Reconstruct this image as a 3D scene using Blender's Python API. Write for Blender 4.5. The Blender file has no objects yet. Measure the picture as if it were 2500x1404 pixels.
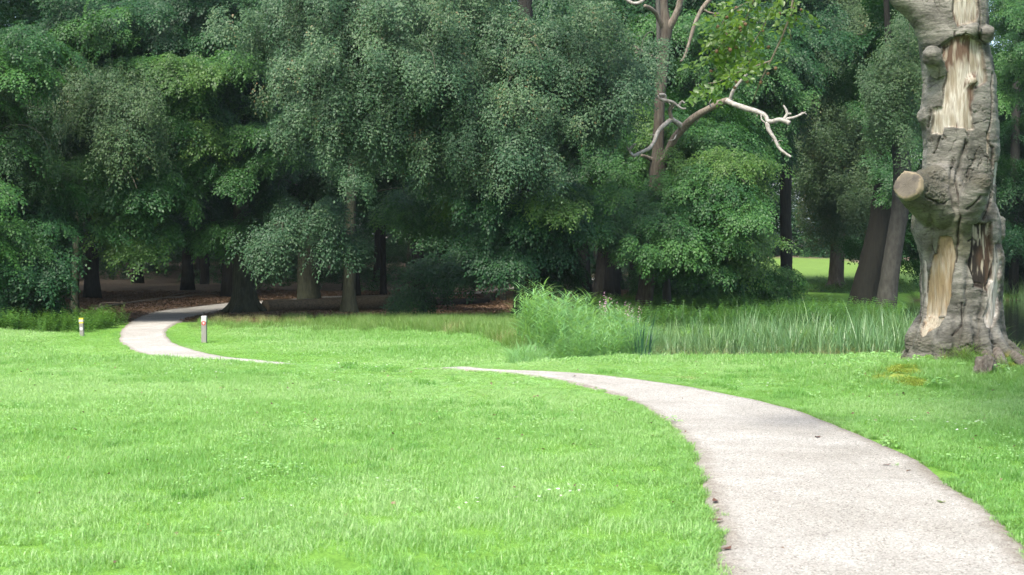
import bpy, math, random
import numpy as np
from math import radians, sin, cos, pi
from mathutils import Vector

random.seed(5)
RNG = np.random.default_rng(11)
sc = bpy.context.scene
COL = sc.collection

# ------------------------------------------------------------------ camera
F = 3472.0                      # focal length in pixels of the 2500 px wide frame
HOR = 640.0                     # row of the horizon
CAMZ = 1.6
cam = bpy.data.objects.new('camera', bpy.data.cameras.new('camera'))
COL.objects.link(cam)
cam.location = (0, 0, CAMZ)
cam.rotation_euler = (radians(90) - math.atan((702 - HOR) / F), 0, 0)
cam.data.sensor_width = 36
cam.data.lens = 50.0
cam.data.clip_end = 3000
cam.data.dof.use_dof = True
cam.data.dof.focus_distance = 24
cam.data.dof.aperture_fstop = 5.6
sc.camera = cam

# ------------------------------------------------------------------ world, sun, exposure
SUN_EL, SUN_AZ = radians(56), radians(207)      # azimuth clockwise from +Y: behind the camera, to the left
world = bpy.data.worlds.new('World'); sc.world = world; world.use_nodes = True
wn = world.node_tree.nodes
bg = wn['Background']; sky = wn.new('ShaderNodeTexSky'); sky.sky_type = 'NISHITA'
sky.sun_disc = False; sky.sun_elevation = SUN_EL; sky.sun_rotation = SUN_AZ
sky.air_density = 1.0; sky.dust_density = 4.0; sky.ozone_density = 1.0
world.node_tree.links.new(sky.outputs[0], bg.inputs[0]); bg.inputs[1].default_value = 0.15
sun = bpy.data.objects.new('sun', bpy.data.lights.new('sun', 'SUN')); COL.objects.link(sun)
sun.data.energy = 2.2; sun.data.angle = radians(12.0); sun.data.color = (1.0, 0.95, 0.87)
_d = Vector((-sin(SUN_AZ) * cos(SUN_EL), -cos(SUN_AZ) * cos(SUN_EL), -sin(SUN_EL)))
sun.rotation_euler = _d.to_track_quat('-Z', 'Y').to_euler()
sc.view_settings.view_transform = 'Standard'; sc.view_settings.look = 'None'
sc.view_settings.exposure = 1.5; sc.view_settings.gamma = 1.0
sc.view_settings.use_curve_mapping = False
try:
    sc.cycles.use_denoising = True
    sc.cycles.max_bounces = 7; sc.cycles.diffuse_bounces = 3; sc.cycles.glossy_bounces = 2
    sc.cycles.transmission_bounces = 4; sc.cycles.transparent_max_bounces = 4
    sc.cycles.sample_clamp_indirect = 6.0
except Exception:
    pass

HAZE = 0.0002

# ------------------------------------------------------------------ small tools
def sm(a, b, x):
    t = np.clip((np.asarray(x, float) - a) / (b - a), 0, 1)
    return t * t * (3 - 2 * t)

def _hash(ix, iy, iz):
    h = (ix * 374761393 + iy * 668265263 + iz * 2147483647 + 974634777) & 0xFFFFFFFF
    h = ((h ^ (h >> 13)) * 1274126177) & 0xFFFFFFFF
    h = (h ^ (h >> 16)) & 0xFFFFFF
    return h / float(0xFFFFFF)

def noise(p, s=1.0):
    """value noise in -1..1 at points p (N,3)"""
    p = np.asarray(p, float) * s
    i = np.floor(p).astype(np.int64); f = p - i; f = f * f * (3 - 2 * f)
    r = 0
    for dx in (0, 1):
        for dy in (0, 1):
            for dz in (0, 1):
                w = (f[:, 0] if dx else 1 - f[:, 0]) * (f[:, 1] if dy else 1 - f[:, 1]) * (f[:, 2] if dz else 1 - f[:, 2])
                r = r + w * _hash(i[:, 0] + dx, i[:, 1] + dy, i[:, 2] + dz)
    return r * 2 - 1

def fbm(p, s=1.0, o=4):
    r = 0; a = 1.0; t = 0
    for k in range(o):
        r = r + a * noise(np.asarray(p) + 17.3 * k, s * 2 ** k); t += a; a *= 0.5
    return r / t

def spline(pts, n):
    """Catmull-Rom through pts (K,D), n samples evenly by arc length"""
    P = np.asarray(pts, float)
    P = np.vstack([2 * P[0] - P[1], P, 2 * P[-1] - P[-2]])
    out = []
    for i in range(1, len(P) - 2):
        t = np.linspace(0, 1, 24, endpoint=False)[:, None]
        a, b, c, d = P[i - 1], P[i], P[i + 1], P[i + 2]
        out.append(0.5 * ((2 * b) + (-a + c) * t + (2 * a - 5 * b + 4 * c - d) * t ** 2 + (-a + 3 * b - 3 * c + d) * t ** 3))
    out.append(P[-2][None]); S = np.vstack(out)
    m = min(3, S.shape[1])
    L = np.concatenate([[0], np.cumsum(np.linalg.norm(np.diff(S[:, :m], axis=0), axis=1))])
    q = np.linspace(0, L[-1], n)
    return np.stack([np.interp(q, L, S[:, k]) for k in range(S.shape[1])], 1)

def mesh_from(name, V, Fc, mats=(), attrs=None, smooth=True, midx=None):
    """V (N,3), Fc: array (M,3|4) or list of index lists"""
    me = bpy.data.meshes.new(name)
    V = np.asarray(V, np.float32)
    if isinstance(Fc, np.ndarray):
        k = Fc.shape[1]; n = len(Fc)
        me.vertices.add(len(V)); me.vertices.foreach_set('co', V.ravel())
        me.loops.add(n * k); me.loops.foreach_set('vertex_index', Fc.ravel().astype(np.int32))
        me.polygons.add(n); me.polygons.foreach_set('loop_start', np.arange(0, n * k, k, dtype=np.int32))
    else:
        me.from_pydata([tuple(map(float, v)) for v in V], [], [list(map(int, f)) for f in Fc])
    me.update(calc_edges=True)
    if smooth:
        me.polygons.foreach_set('use_smooth', np.ones(len(me.polygons), bool))
    if midx is not None:
        me.polygons.foreach_set('material_index', np.asarray(midx, np.int32))
    for m in mats: me.materials.append(m)
    for an, av in (attrs or {}).items():
        av = np.asarray(av, np.float32)
        if av.ndim == 1:
            a = me.attributes.new(an, 'FLOAT', 'POINT'); a.data.foreach_set('value', av)
        elif av.shape[1] == 3:
            a = me.attributes.new(an, 'FLOAT_VECTOR', 'POINT'); a.data.foreach_set('vector', av.ravel())
        else:
            a = me.attributes.new(an, 'FLOAT_COLOR', 'POINT'); a.data.foreach_set('color', av.ravel())
    me.update()
    return me

def link(name, me, parent=None, kind=None, loc=None):
    o = bpy.data.objects.new(name, me); COL.objects.link(o)
    if parent is not None: o.parent = parent
    if kind: o['kind'] = kind
    if loc is not None: o.location = loc
    return o

def tag(o, label, cat=None, group=None, kind=None):
    o['label'] = label
    if cat: o['category'] = cat
    if group: o['group'] = group
    if kind: o['kind'] = kind
    return o

def empty(name, loc, label, cat, group=None):
    o = bpy.data.objects.new(name, None); COL.objects.link(o); o.location = loc
    o.empty_display_size = 0.2
    return tag(o, label, cat, group)

def tube_geo(path, radii, seg=12, cap=True, ridge=0.0, ridge_n=6, seed=0, wob=0.0, flat=1.0):
    """closed tube along path (N,3); returns V, F list"""
    P = np.asarray(path, float); R = np.asarray(radii, float); n = len(P)
    T = np.gradient(P, axis=0); T /= np.linalg.norm(T, axis=1)[:, None] + 1e-9
    ref = np.array([0, -1.0, 0]) if abs(T[0][1]) < 0.8 else np.array([0, 0, 1.0])
    V = []
    th = np.linspace(0, 2 * pi, seg, endpoint=False)
    u = None
    for i in range(n):
        t = T[i]
        u = (ref if u is None else u); u = u - t * np.dot(u, t); u /= np.linalg.norm(u) + 1e-9
        w = np.cross(t, u)
        rr = R[i] * (1 + ridge * np.sin(ridge_n * th + seed + 0.6 * np.sin(3 * th + seed)) * (1 if ridge else 0))
        ring = P[i] + rr[:, None] * (np.cos(th)[:, None] * u * flat + np.sin(th)[:, None] * w)
        V.append(ring)
    V = np.vstack(V)
    if wob:
        nn = fbm(V + seed * 3.1, 3.0, 3)
        c = np.repeat(P, seg, 0)
        V = c + (V - c) * (1 + wob * nn)[:, None]
    Fc = []
    for i in range(n - 1):
        for j in range(seg):
            a = i * seg + j; b = i * seg + (j + 1) % seg
            Fc.append((a, b, b + seg, a + seg))
    if cap:
        Fc.append(tuple(range(seg))[::-1]); Fc.append(tuple(range((n - 1) * seg, n * seg)))
    return V, Fc

def join_geo(parts):
    V = []; Fc = []; o = 0
    for v, f in parts:
        V.append(np.asarray(v)); Fc += [tuple(i + o for i in q) for q in f]; o += len(v)
    return np.vstack(V), Fc

# ------------------------------------------------------------------ terrain
def shore(x, y):
    yc = np.interp(x, [-30, -12, -6, -3.7, -1.2, 0.2, 1.5, 4, 12, 60], [25.5, 24.5, 23.2, 22.0, 21.0, 22.2, 23.4, 23.6, 24, 24])
    return y - yc

def pond_mask(x, y):
    s = shore(x, y)
    xl = 12.5 + (y - 41) * 0.28
    land = np.maximum(sm(0, 2, y - 41) * sm(0, 2, xl - x), sm(0, 3, y - 78))
    return sm(0.2, 2.0, x) * sm(0.4, 2.2, s) * (1 - land)

def H(x, y):
    x = np.asarray(x, float); y = np.asarray(y, float)
    s = shore(x, y)
    h = -0.35 * sm(0, 2.6, s)
    h = h - 0.62 * pond_mask(x, y)
    h = h + 0.014 * np.maximum(0, y - 62) + 0.028 * np.maximum(0, y - 110) - 0.022 * np.maximum(0, y - 170)
    far = sm(26, 40, y)
    h = h + 0.012 * np.sin(x * 1.7 + 0.5 * y) * np.sin(y * 1.1 + 2) + far * (0.05 * np.sin(x * 0.31 + 1.1) * np.sin(y * 0.23) + 0.03 * np.sin(x * 0.9 + y * 0.4)) * (1 - pond_mask(x, y))
    h = h + 0.30 * np.exp(-(((x - 6.5) / 1.25) ** 2 + ((y - 20.0) / 1.2) ** 2)) + 0.13 * np.exp(-(((x - 5.15) / 0.55) ** 2 + ((y - 18.9) / 0.5) ** 2))
    h = h + 0.03 * np.exp(-(((x - 6.0) / 1.1) ** 2 + ((y - 18.6) / .6) ** 2)) * (1 + .5 * np.sin(7 * x) * np.sin(9 * y + 1))
    h = h + 0.09 * np.exp(-((x - 5.3) ** 2 + (y - 17.9) ** 2) / 0.5)
    return h

def Hs(x, y): return float(H(np.array([x]), np.array([y]))[0])

def gp(u, v):
    """where the camera's ray through (u, v) of the photograph first meets the ground"""
    Y = np.concatenate([np.arange(4, 60, 0.03), np.arange(60, 400, 0.15)])
    X = (u - 1250) / F * Y; Z = CAMZ - (v - HOR) / F * Y
    k = np.argmax(Z < H(X, Y))
    return np.array([X[k], Y[k], Z[k]])

def at(u, v, Y):
    return np.array([(u - 1250) / F * Y, Y, CAMZ + (HOR - v) / F * Y])

# ------------------------------------------------------------------ materials
def new_mat(name):
    m = bpy.data.materials.new(name); m.use_nodes = True
    nt = m.node_tree; nt.nodes.clear()
    return m, nt, nt.nodes, nt.links

def nd(N, t, **kw):
    n = N.new(t)
    for k, v in kw.items(): setattr(n, k, v)
    return n

def mixc(N, L, fac, a, b, blend='MIX'):
    m = nd(N, 'ShaderNodeMix', data_type='RGBA', blend_type=blend)
    for sock, val in ((m.inputs[0], fac), (m.inputs[6], a), (m.inputs[7], b)):
        if isinstance(val, bpy.types.NodeSocket): L.new(val, sock)
        elif isinstance(val, (int, float)): sock.default_value = val
        else: sock.default_value = (*val, 1)
    return m.outputs[2]

def ramp(N, L, src, stops):
    r = nd(N, 'ShaderNodeValToRGB'); L.new(src, r.inputs[0])
    e = r.color_ramp.elements
    while len(e) < len(stops): e.new(0.5)
    for k, (p, c) in enumerate(stops):
        e[k].position = p; e[k].color = (*c, 1) if len(c) == 3 else c
    return r.outputs[0]

def nz(N, L, co, scale, detail=4, rough=0.55, dist=0.0):
    n = nd(N, 'ShaderNodeTexNoise'); L.new(co, n.inputs['Vector'])
    n.inputs['Scale'].default_value = scale; n.inputs['Detail'].default_value = detail
    n.inputs['Roughness'].default_value = rough; n.inputs['Distortion'].default_value = dist
    return n.outputs[0]

def leaf_mat(name, c0, c1, c2, trans=0.32, rough=0.42, spec=0.5, brown=0.0):
    """foliage: three natural leaf colours picked leaf by leaf and spray by spray"""
    m, nt, N, L = new_mat(name)
    out = nd(N, 'ShaderNodeOutputMaterial')
    a = nd(N, 'ShaderNodeAttribute', attribute_name='lr', attribute_type='GEOMETRY')
    b = nd(N, 'ShaderNodeAttribute', attribute_name='tint', attribute_type='INSTANCER')
    mt = nd(N, 'ShaderNodeMath', operation='MULTIPLY_ADD'); L.new(a.outputs['Fac'], mt.inputs[0]); mt.inputs[1].default_value = 0.45
    mb = nd(N, 'ShaderNodeMath', operation='MULTIPLY'); L.new(b.outputs['Fac'], mb.inputs[0]); mb.inputs[1].default_value = 0.55
    L.new(mb.outputs[0], mt.inputs[2])
    stops = [(0.0, c0), (0.5, c1), (0.92, c2)]
    if brown: stops.append((1.0, (0.16, 0.10, 0.045)))
    col = ramp(N, L, mt.outputs[0], stops)
    p = nd(N, 'ShaderNodeBsdfPrincipled'); L.new(col, p.inputs['Base Color'])
    p.inputs['Roughness'].default_value = rough; p.inputs['Specular IOR Level'].default_value = spec
    t = nd(N, 'ShaderNodeBsdfTranslucent')
    L.new(mixc(N, L, 0.55, col, (c2[0] * 1.5, c2[1] * 1.6, c2[2] * 0.5)), t.inputs[0])
    mx = nd(N, 'ShaderNodeMixShader'); mx.inputs[0].default_value = trans
    L.new(p.outputs[0], mx.inputs[1]); L.new(t.outputs[0], mx.inputs[2]); L.new(mx.outputs[0], out.inputs[0])
    return m

M = {}
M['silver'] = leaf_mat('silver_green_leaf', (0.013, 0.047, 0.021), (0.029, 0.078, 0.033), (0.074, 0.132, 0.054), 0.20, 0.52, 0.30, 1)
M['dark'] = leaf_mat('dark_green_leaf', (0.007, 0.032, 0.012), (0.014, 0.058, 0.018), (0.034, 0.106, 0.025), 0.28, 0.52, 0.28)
M['mid'] = leaf_mat('mid_green_leaf', (0.011, 0.046, 0.015), (0.025, 0.086, 0.022), (0.062, 0.160, 0.031), 0.36, 0.5, 0.32)
M['bright'] = leaf_mat('bright_green_leaf', (0.030, 0.080, 0.020), (0.056, 0.130, 0.028), (0.110, 0.205, 0.036), 0.45, 0.48, 0.35)
M['olive'] = leaf_mat('olive_leaf', (0.016, 0.046, 0.018), (0.034, 0.078, 0.027), (0.076, 0.122, 0.042), 0.27, 0.55, 0.28, 1)
M['grass'] = leaf_mat('grass_blade', (0.105, 0.265, 0.055), (0.185, 0.365, 0.098), (0.325, 0.480, 0.215), 0.42, 0.40, 0.5)
M['grassdark'] = leaf_mat('rank_grass_blade', (0.065, 0.160, 0.032), (0.115, 0.235, 0.050), (0.21, 0.29, 0.10), 0.42, 0.5, 0.4)
M['straw'] = leaf_mat('straw_blade', (0.13, 0.19, 0.06), (0.22, 0.25, 0.10), (0.38, 0.35, 0.20), 0.35, 0.6, 0.3)
M['reed'] = leaf_mat('reed_blade', (0.035, 0.105, 0.040), (0.095, 0.205, 0.075), (0.24, 0.36, 0.16), 0.38, 0.4, 0.5)
M['reedfresh'] = leaf_mat('fresh_reed_blade', (0.080, 0.200, 0.060), (0.135, 0.290, 0.095), (0.25, 0.42, 0.18), 0.4, 0.4, 0.5)
M['herb'] = leaf_mat('herb_leaf', (0.030, 0.090, 0.022), (0.058, 0.150, 0.032), (0.11, 0.23, 0.046), 0.38, 0.5, 0.4)
M['weed'] = leaf_mat('lawn_weed_leaf', (0.13, 0.30, 0.06), (0.20, 0.40, 0.11), (0.34, 0.52, 0.24), 0.35, 0.42, 0.5)

def simple_mat(name, col, rough=0.7, spec=0.3, var=0.25, scale=8.0, bump=0.0, col2=None, stretch=(1, 1, 1)):
    m, nt, N, L = new_mat(name)
    out = nd(N, 'ShaderNodeOutputMaterial'); p = nd(N, 'ShaderNodeBsdfPrincipled')
    tc = nd(N, 'ShaderNodeTexCoord'); mp = nd(N, 'ShaderNodeMapping'); L.new(tc.outputs['Object'], mp.inputs[0]); mp.inputs['Scale'].default_value = stretch
    n1 = nz(N, L, mp.outputs[0], scale, 6, 0.62)
    c2 = col2 or tuple(c * (1 - var) for c in col)
    L.new(ramp(N, L, n1, [(0.33, c2), (0.68, col)]), p.inputs['Base Color'])
    p.inputs['Roughness'].default_value = rough; p.inputs['Specular IOR Level'].default_value = spec
    if bump:
        b = nd(N, 'ShaderNodeBump'); b.inputs['Strength'].default_value = 0.9; b.inputs['Distance'].default_value = bump
        L.new(n1, b.inputs['Height']); L.new(b.outputs[0], p.inputs['Normal'])
    L.new(p.outputs[0], out.inputs[0])
    return m

M['bark'] = simple_mat('mossy_bark', (0.066, 0.074, 0.046), 0.85, 0.2, 0.5, 3.0, 0.03, (0.030, 0.034, 0.022), (4, 4, 0.8))
M['barkdark'] = simple_mat('dark_bark', (0.032, 0.032, 0.026), 0.85, 0.2, 0.5, 3.0, 0.03, (0.014, 0.014, 0.012), (5, 5, 0.7))
M['barkbrown'] = simple_mat('brown_bark', (0.100, 0.092, 0.070), 0.85, 0.2, 0.4, 3.0, 0.03, (0.045, 0.034, 0.027), (5, 5, 0.7))
M['barkgrey'] = simple_mat('grey_bark', (0.085, 0.085, 0.072), 0.8, 0.2, 0.4, 3.0, 0.02, (0.050, 0.049, 0.042), (3, 3, 1.2))
M['deadwood'] = simple_mat('brown_dead_wood', (0.230, 0.205, 0.165), 0.75, 0.2, 0.4, 5.0, 0.012, (0.085, 0.064, 0.046), (5, 5, 1))
M['bleached'] = simple_mat('bleached_wood', (0.38, 0.365, 0.335), 0.65, 0.3, 0.4, 9.0, 0.008, (0.15, 0.135, 0.11))
M['barkblack'] = simple_mat('near_black_bark', (0.018, 0.018, 0.014), 0.9, 0.1, 0.5, 3.0, 0.04, (0.009, 0.009, 0.008), (5, 5, 0.7))
M['barkleaning'] = simple_mat('dull_grey_bark', (0.052, 0.052, 0.044), 0.9, 0.15, 0.4, 3.0, 0.03, (0.028, 0.028, 0.024), (3, 3, 1.4))
M['twig'] = simple_mat('twig_bark', (0.20, 0.17, 0.13), 0.8, 0.2, 0.4, 20.0)
M['postwood'] = simple_mat('weathered_grey_wood', (0.26, 0.25, 0.225), 0.8, 0.2, 0.35, 14.0, 0.004, None, (6, 6, 0.7))
M['white'] = simple_mat('white_paint', (0.44, 0.44, 0.43), 0.5, 0.4, 0.15, 30.0)
M['red'] = simple_mat('red_paint', (0.42, 0.06, 0.05), 0.5, 0.4, 0.15, 30.0)
M['yellow'] = simple_mat('yellow_paint', (0.66, 0.52, 0.03), 0.5, 0.4, 0.15, 30.0)
M['pink'] = simple_mat('pink_petal', (0.62, 0.30, 0.50), 0.6, 0.3, 0.2, 40.0)
M['petal'] = simple_mat('white_petal', (0.80, 0.80, 0.78), 0.6, 0.3, 0.05, 40.0)
M['leafbrown'] = simple_mat('fallen_leaf', (0.10, 0.045, 0.025), 0.6, 0.3, 0.4, 60.0)
M['moss'] = simple_mat('yellow_moss', (0.22, 0.29, 0.05), 0.95, 0.1, 0.5, 26.0, 0.02, (0.13, 0.15, 0.035))
M['husk'] = simple_mat('nut_husk', (0.15, 0.095, 0.055), 0.8, 0.2, 0.4, 90.0)

# ------------------------------------------------------------------ path, edges as ground points
nearE = [(0.75, 1.0), (0.85, 4.5)] + [tuple(gp(u, v)[:2]) for u, v in ((1745, 1404), (1755, 1340), (1733, 1260), (1712, 1190), (1698, 1140), (1670, 1085), (1625, 1040), (1560, 1000), (1490, 967), (1400, 942), (1300, 922), (1200, 911), (1110, 905))]
nearE += [(-1.9, 22.0), (-3.2, 24.0)] + [tuple(gp(u, v)[:2]) for u, v in ((600, 885), (500, 881), (400, 876), (330, 862), (290, 840), (286, 815), (305, 792), (345, 770), (400, 757), (550, 741), (650, 735), (760, 727), (1180, 711))] + [(2.2, 101), (6.5, 112)]
farE = [(2.6, 1.0), (2.65, 4.5)] + [tuple(gp(u, v)[:2]) for u, v in ((2555, 1404), (2500, 1345), (2440, 1270), (2380, 1222), (2280, 1152), (2190, 1102), (2100, 1065), (2000, 1022), (1900, 988), (1800, 966), (1650, 941), (1500, 922), (1350, 910), (1200, 904.5))]
farE += [(-1.0, 22.2), (-2.2, 24.0), (-3.6, 26.3)] + [tuple(gp(u, v)[:2]) for u, v in ((600, 878), (540, 870), (490, 858), (440, 843), (415, 826), (412, 808), (432, 793), (480, 775), (560, 757), (650, 744), (760, 734), (1180, 717))] + [(3.2, 99), (7.6, 110)]
NP = 520
PA = spline(nearE, NP); PB = spline(farE, NP)
# pair each station of one edge with the nearest point of the other, kept in order
from itertools import count
jb = 0; pair = []
for i in range(NP):
    lo = jb; hi = min(NP, jb + 14)
    dd = np.linalg.norm(PB[lo:hi] - PA[i], axis=1); jb = lo + int(np.argmin(dd)); pair.append(jb)
k = np.ones(15) / 15
pr = np.convolve(np.pad(np.array(pair, float), 7, mode='edge'), k, 'valid')
PBp = np.stack([np.interp(pr, np.arange(NP), PB[:, c]) for c in (0, 1)], 1)
q = np.arange(NP)
wig = 0.045 * fbm(np.stack([q * 0.35, q * 0, q * 0], 1), 1, 3)
wig2 = 0.055 * fbm(np.stack([q * 0.35, q * 0 + 9, q * 0], 1), 1, 3)
across = PBp - PA; across /= np.linalg.norm(across, axis=1)[:, None] + 1e-9
wide = 0.07 * (1 - sm(13, 17, PA[:, 1]))
PAe = PA - across * (wig + wide)[:, None]; PBe = PBp + across * (wig2 + wide)[:, None]
PC = (PAe + PBe) / 2; PW = np.linalg.norm(PBe - PAe, axis=1) / 2

def path_dist(x, y):
    """signed distance outside the path edge (negative on the path)"""
    x = np.asarray(x); y = np.asarray(y); r = np.full(len(x), 1e9)
    for c in range(0, len(x), 20000):
        dx = x[c:c + 20000, None] - PC[None, ::2, 0]; dy = y[c:c + 20000, None] - PC[None, ::2, 1]
        r[c:c + 20000] = np.min(np.sqrt(dx * dx + dy * dy) - PW[None, ::2], axis=1)
    return r

# ------------------------------------------------------------------ ground
def seq(a, b, s):
    return np.arange(a, b, s)
gx = np.unique(np.concatenate([-np.geomspace(40, 900, 16), seq(-40, -14, 1.0), seq(-14, 14, 0.16), seq(14, 40, 0.6), np.geomspace(40, 900, 16)]))
gy = np.unique(np.concatenate([-np.geomspace(6, 600, 12), seq(-6, 4, 1.0), seq(4, 30, 0.14), seq(30, 60, 0.35), seq(60, 170, 1.2), np.geomspace(170, 1500, 20)]))
X, Y = np.meshgrid(gx, gy)
Z = H(X.ravel(), Y.ravel())
V = np.stack([X.ravel(), Y.ravel(), Z], 1)
nx, ny = len(gx), len(gy)
ii = (np.arange(ny - 1)[:, None] * nx + np.arange(nx - 1)[None]).ravel()
Fq = np.stack([ii, ii + 1, ii + nx + 1, ii + nx], 1)
xx, yy = V[:, 0], V[:, 1]

def litter_mask(x, y):
    n = noise(np.stack([x, y, x * 0], 1), 0.5) * 1.6
    bound = np.interp(x, [-60, -12, -9, 0, 2, 5], [43, 43.5, 46, 47, 46, 46])
    left = sm(-1.5, 1.5, y - bound + n) * (1 - sm(2, 10, x - 0.12 * (y - 60) - 5 + n))
    farwood = sm(-2, 2, y - 151 + n * 1.5)
    strip = sm(0, 3, y - 138) * sm(0, 2, x - 33)
    return np.maximum(np.maximum(left, farwood), strip)
def dry_mask(x, y):
    n = noise(np.stack([x, y, x * 0 + 5], 1), 0.8)
    band = sm(36.0, 39, y + n) * (1 - sm(47, 50, y)) * sm(-9.5, -7.5, x) * (1 - sm(3, 6, x))
    spots = sm(0.58, 0.85, noise(np.stack([x, y * 0.7, x * 0 + 2], 1), 1.3)) * 0.8
    snag = 0.8 * np.exp(-(((x - 6.7) / 1.0) ** 2 + ((y - 18.5) / 0.5) ** 2))
    return np.clip(np.maximum(np.maximum(np.maximum(band * 0.3, spots * .9), snag), .3 * sm(90, 105, y)), 0, 1)
m, nt, N, L = new_mat('ground_soil')
out = nd(N, 'ShaderNodeOutputMaterial'); p = nd(N, 'ShaderNodeBsdfPrincipled'); p.inputs['Roughness'].default_value = 0.9; p.inputs['Specular IOR Level'].default_value = 0.15
tc = nd(N, 'ShaderNodeTexCoord'); co = tc.outputs['Object']
al = nd(N, 'ShaderNodeAttribute', attribute_name='litter'); ad = nd(N, 'ShaderNodeAttribute', attribute_name='dry')
aw = nd(N, 'ShaderNodeAttribute', attribute_name='wet')
lawn = ramp(N, L, nz(N, L, co, 2.2, 8, 0.7), [(0.3, (0.10, 0.22, 0.03)), (0.55, (0.14, 0.29, 0.045)), (0.75, (0.20, 0.34, 0.07))])
lawn = mixc(N, L, ramp(N, L, nz(N, L, co, 45, 4, 0.7), [(0.35, (0, 0, 0)), (0.62, (1, 1, 1))]), mixc(N, L, 1.0, lawn, (0.55, 0.6, 0.5), 'MULTIPLY'), lawn)
dry = ramp(N, L, nz(N, L, co, 12, 8, 0.7), [(0.3, (0.10, 0.095, 0.045)), (0.7, (0.21, 0.20, 0.10))])
vor = nd(N, 'ShaderNodeTexVoronoi'); vor.inputs['Scale'].default_value = 9.0; L.new(co, vor.inputs['Vector'])
lit = mixc(N, L, 0.6, ramp(N, L, vor.outputs['Color'], [(0.2, (0.050, 0.040, 0.030)), (0.55, (0.10, 0.080, 0.060)), (0.9, (0.19, 0.155, 0.115))]), ramp(N, L, nz(N, L, co, 1.1, 8, 0.7), [(0.3, (0.045, 0.037, 0.029)), (0.7, (0.13, 0.105, 0.08))]))
c = mixc(N, L, ad.outputs['Fac'], lawn, dry); c = mixc(N, L, al.outputs['Fac'], c, lit)
c = mixc(N, L, aw.outputs['Fac'], c, (0.035, 0.030, 0.018))
L.new(c, p.inputs['Base Color'])
b = nd(N, 'ShaderNodeBump'); b.inputs['Strength'].default_value = 0.7; b.inputs['Distance'].default_value = 0.03
L.new(nz(N, L, co, 14, 6, 0.7), b.inputs['Height']); L.new(b.outputs[0], p.inputs['Normal']); L.new(p.outputs[0], out.inputs[0])
M['ground'] = m
gme = mesh_from('ground', V, Fq, [m], {'litter': litter_mask(xx, yy), 'dry': dry_mask(xx, yy), 'wet': sm(0.25, 0.75, pond_mask(xx, yy))})
link('ground', gme, kind='structure')['label'] = 'mown lawn running down to the pond and the dim woodland floor'

# path sheet
m, nt, N, L = new_mat('shell_gravel')
out = nd(N, 'ShaderNodeOutputMaterial'); p = nd(N, 'ShaderNodeBsdfPrincipled'); p.inputs['Roughness'].default_value = 0.95; p.inputs['Specular IOR Level'].default_value = 0.1
tc = nd(N, 'ShaderNodeTexCoord'); co = tc.outputs['Object']
base = ramp(N, L, nz(N, L, co, 1.6, 8, 0.65), [(0.3, (0.298, 0.290, 0.262)), (0.7, (0.382, 0.373, 0.342))])
base = mixc(N, L, 1.0, base, ramp(N, L, nz(N, L, co, .55, 4, .6, .6), [(.35, (.86, .85, .83)), (.6, (1.04, 1.04, 1.04))]), 'MULTIPLY')
v1 = nd(N, 'ShaderNodeTexVoronoi'); v1.inputs['Scale'].default_value = 95.0; L.new(co, v1.inputs['Vector'])
g1 = ramp(N, L, v1.outputs['Color'], [(0.08, (0.34, 0.32, 0.29)), (0.3, (0.90, 0.90, 0.90)), (0.7, (1.02, 1.02, 1.02)), (0.93, (1.5, 1.48, 1.44))])
c = mixc(N, L, 1.0, base, g1, 'MULTIPLY')
n2 = nz(N, L, co, 30, 5, 0.7)
c = mixc(N, L, ramp(N, L, n2, [(0.56, (0, 0, 0)), (0.74, (0.6, 0.6, 0.6))]), c, (0.13, 0.11, 0.09))
ae = nd(N, 'ShaderNodeAttribute', attribute_name='edge')
em = nd(N, 'ShaderNodeMath', operation='MULTIPLY'); L.new(ae.outputs['Fac'], em.inputs[0]); L.new(nz(N, L, co, 9, 5, 0.7), em.inputs[1])
c = mixc(N, L, ramp(N, L, em.outputs[0], [(0.18, (0, 0, 0)), (0.55, (0.85, 0.85, 0.85))]), c, (0.13, 0.105, 0.075))
L.new(c, p.inputs['Base Color'])
b = nd(N, 'ShaderNodeBump'); b.inputs['Strength'].default_value = 0.8; b.inputs['Distance'].default_value = 0.012
L.new(nz(N, L, co, 70, 5, 0.75), b.inputs['Height']); L.new(b.outputs[0], p.inputs['Normal']); L.new(p.outputs[0], out.inputs[0])
NA = 14
t = np.linspace(0, 1, NA)
PX = PAe[:, None, :] * (1 - t)[None, :, None] + PBe[:, None, :] * t[None, :, None]
PXf = PX.reshape(-1, 2)
edge = np.tile(np.abs(t - 0.5) * 2, NP)
pz = H(PXf[:, 0], PXf[:, 1]) + 0.022 - 0.045 * sm(0.9, 1.0, edge)
ii = (np.arange(NP - 1)[:, None] * NA + np.arange(NA - 1)[None]).ravel()
Fp = np.stack([ii, ii + 1, ii + NA + 1, ii + NA], 1)
pme = mesh_from('path', np.stack([PXf[:, 0], PXf[:, 1], pz], 1), Fp, [m], {'edge': sm(0.55, 1.0, edge)})
link('path', pme, kind='structure')['label'] = 'pale shell gravel footpath curving across the lawn into the wood'

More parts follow.
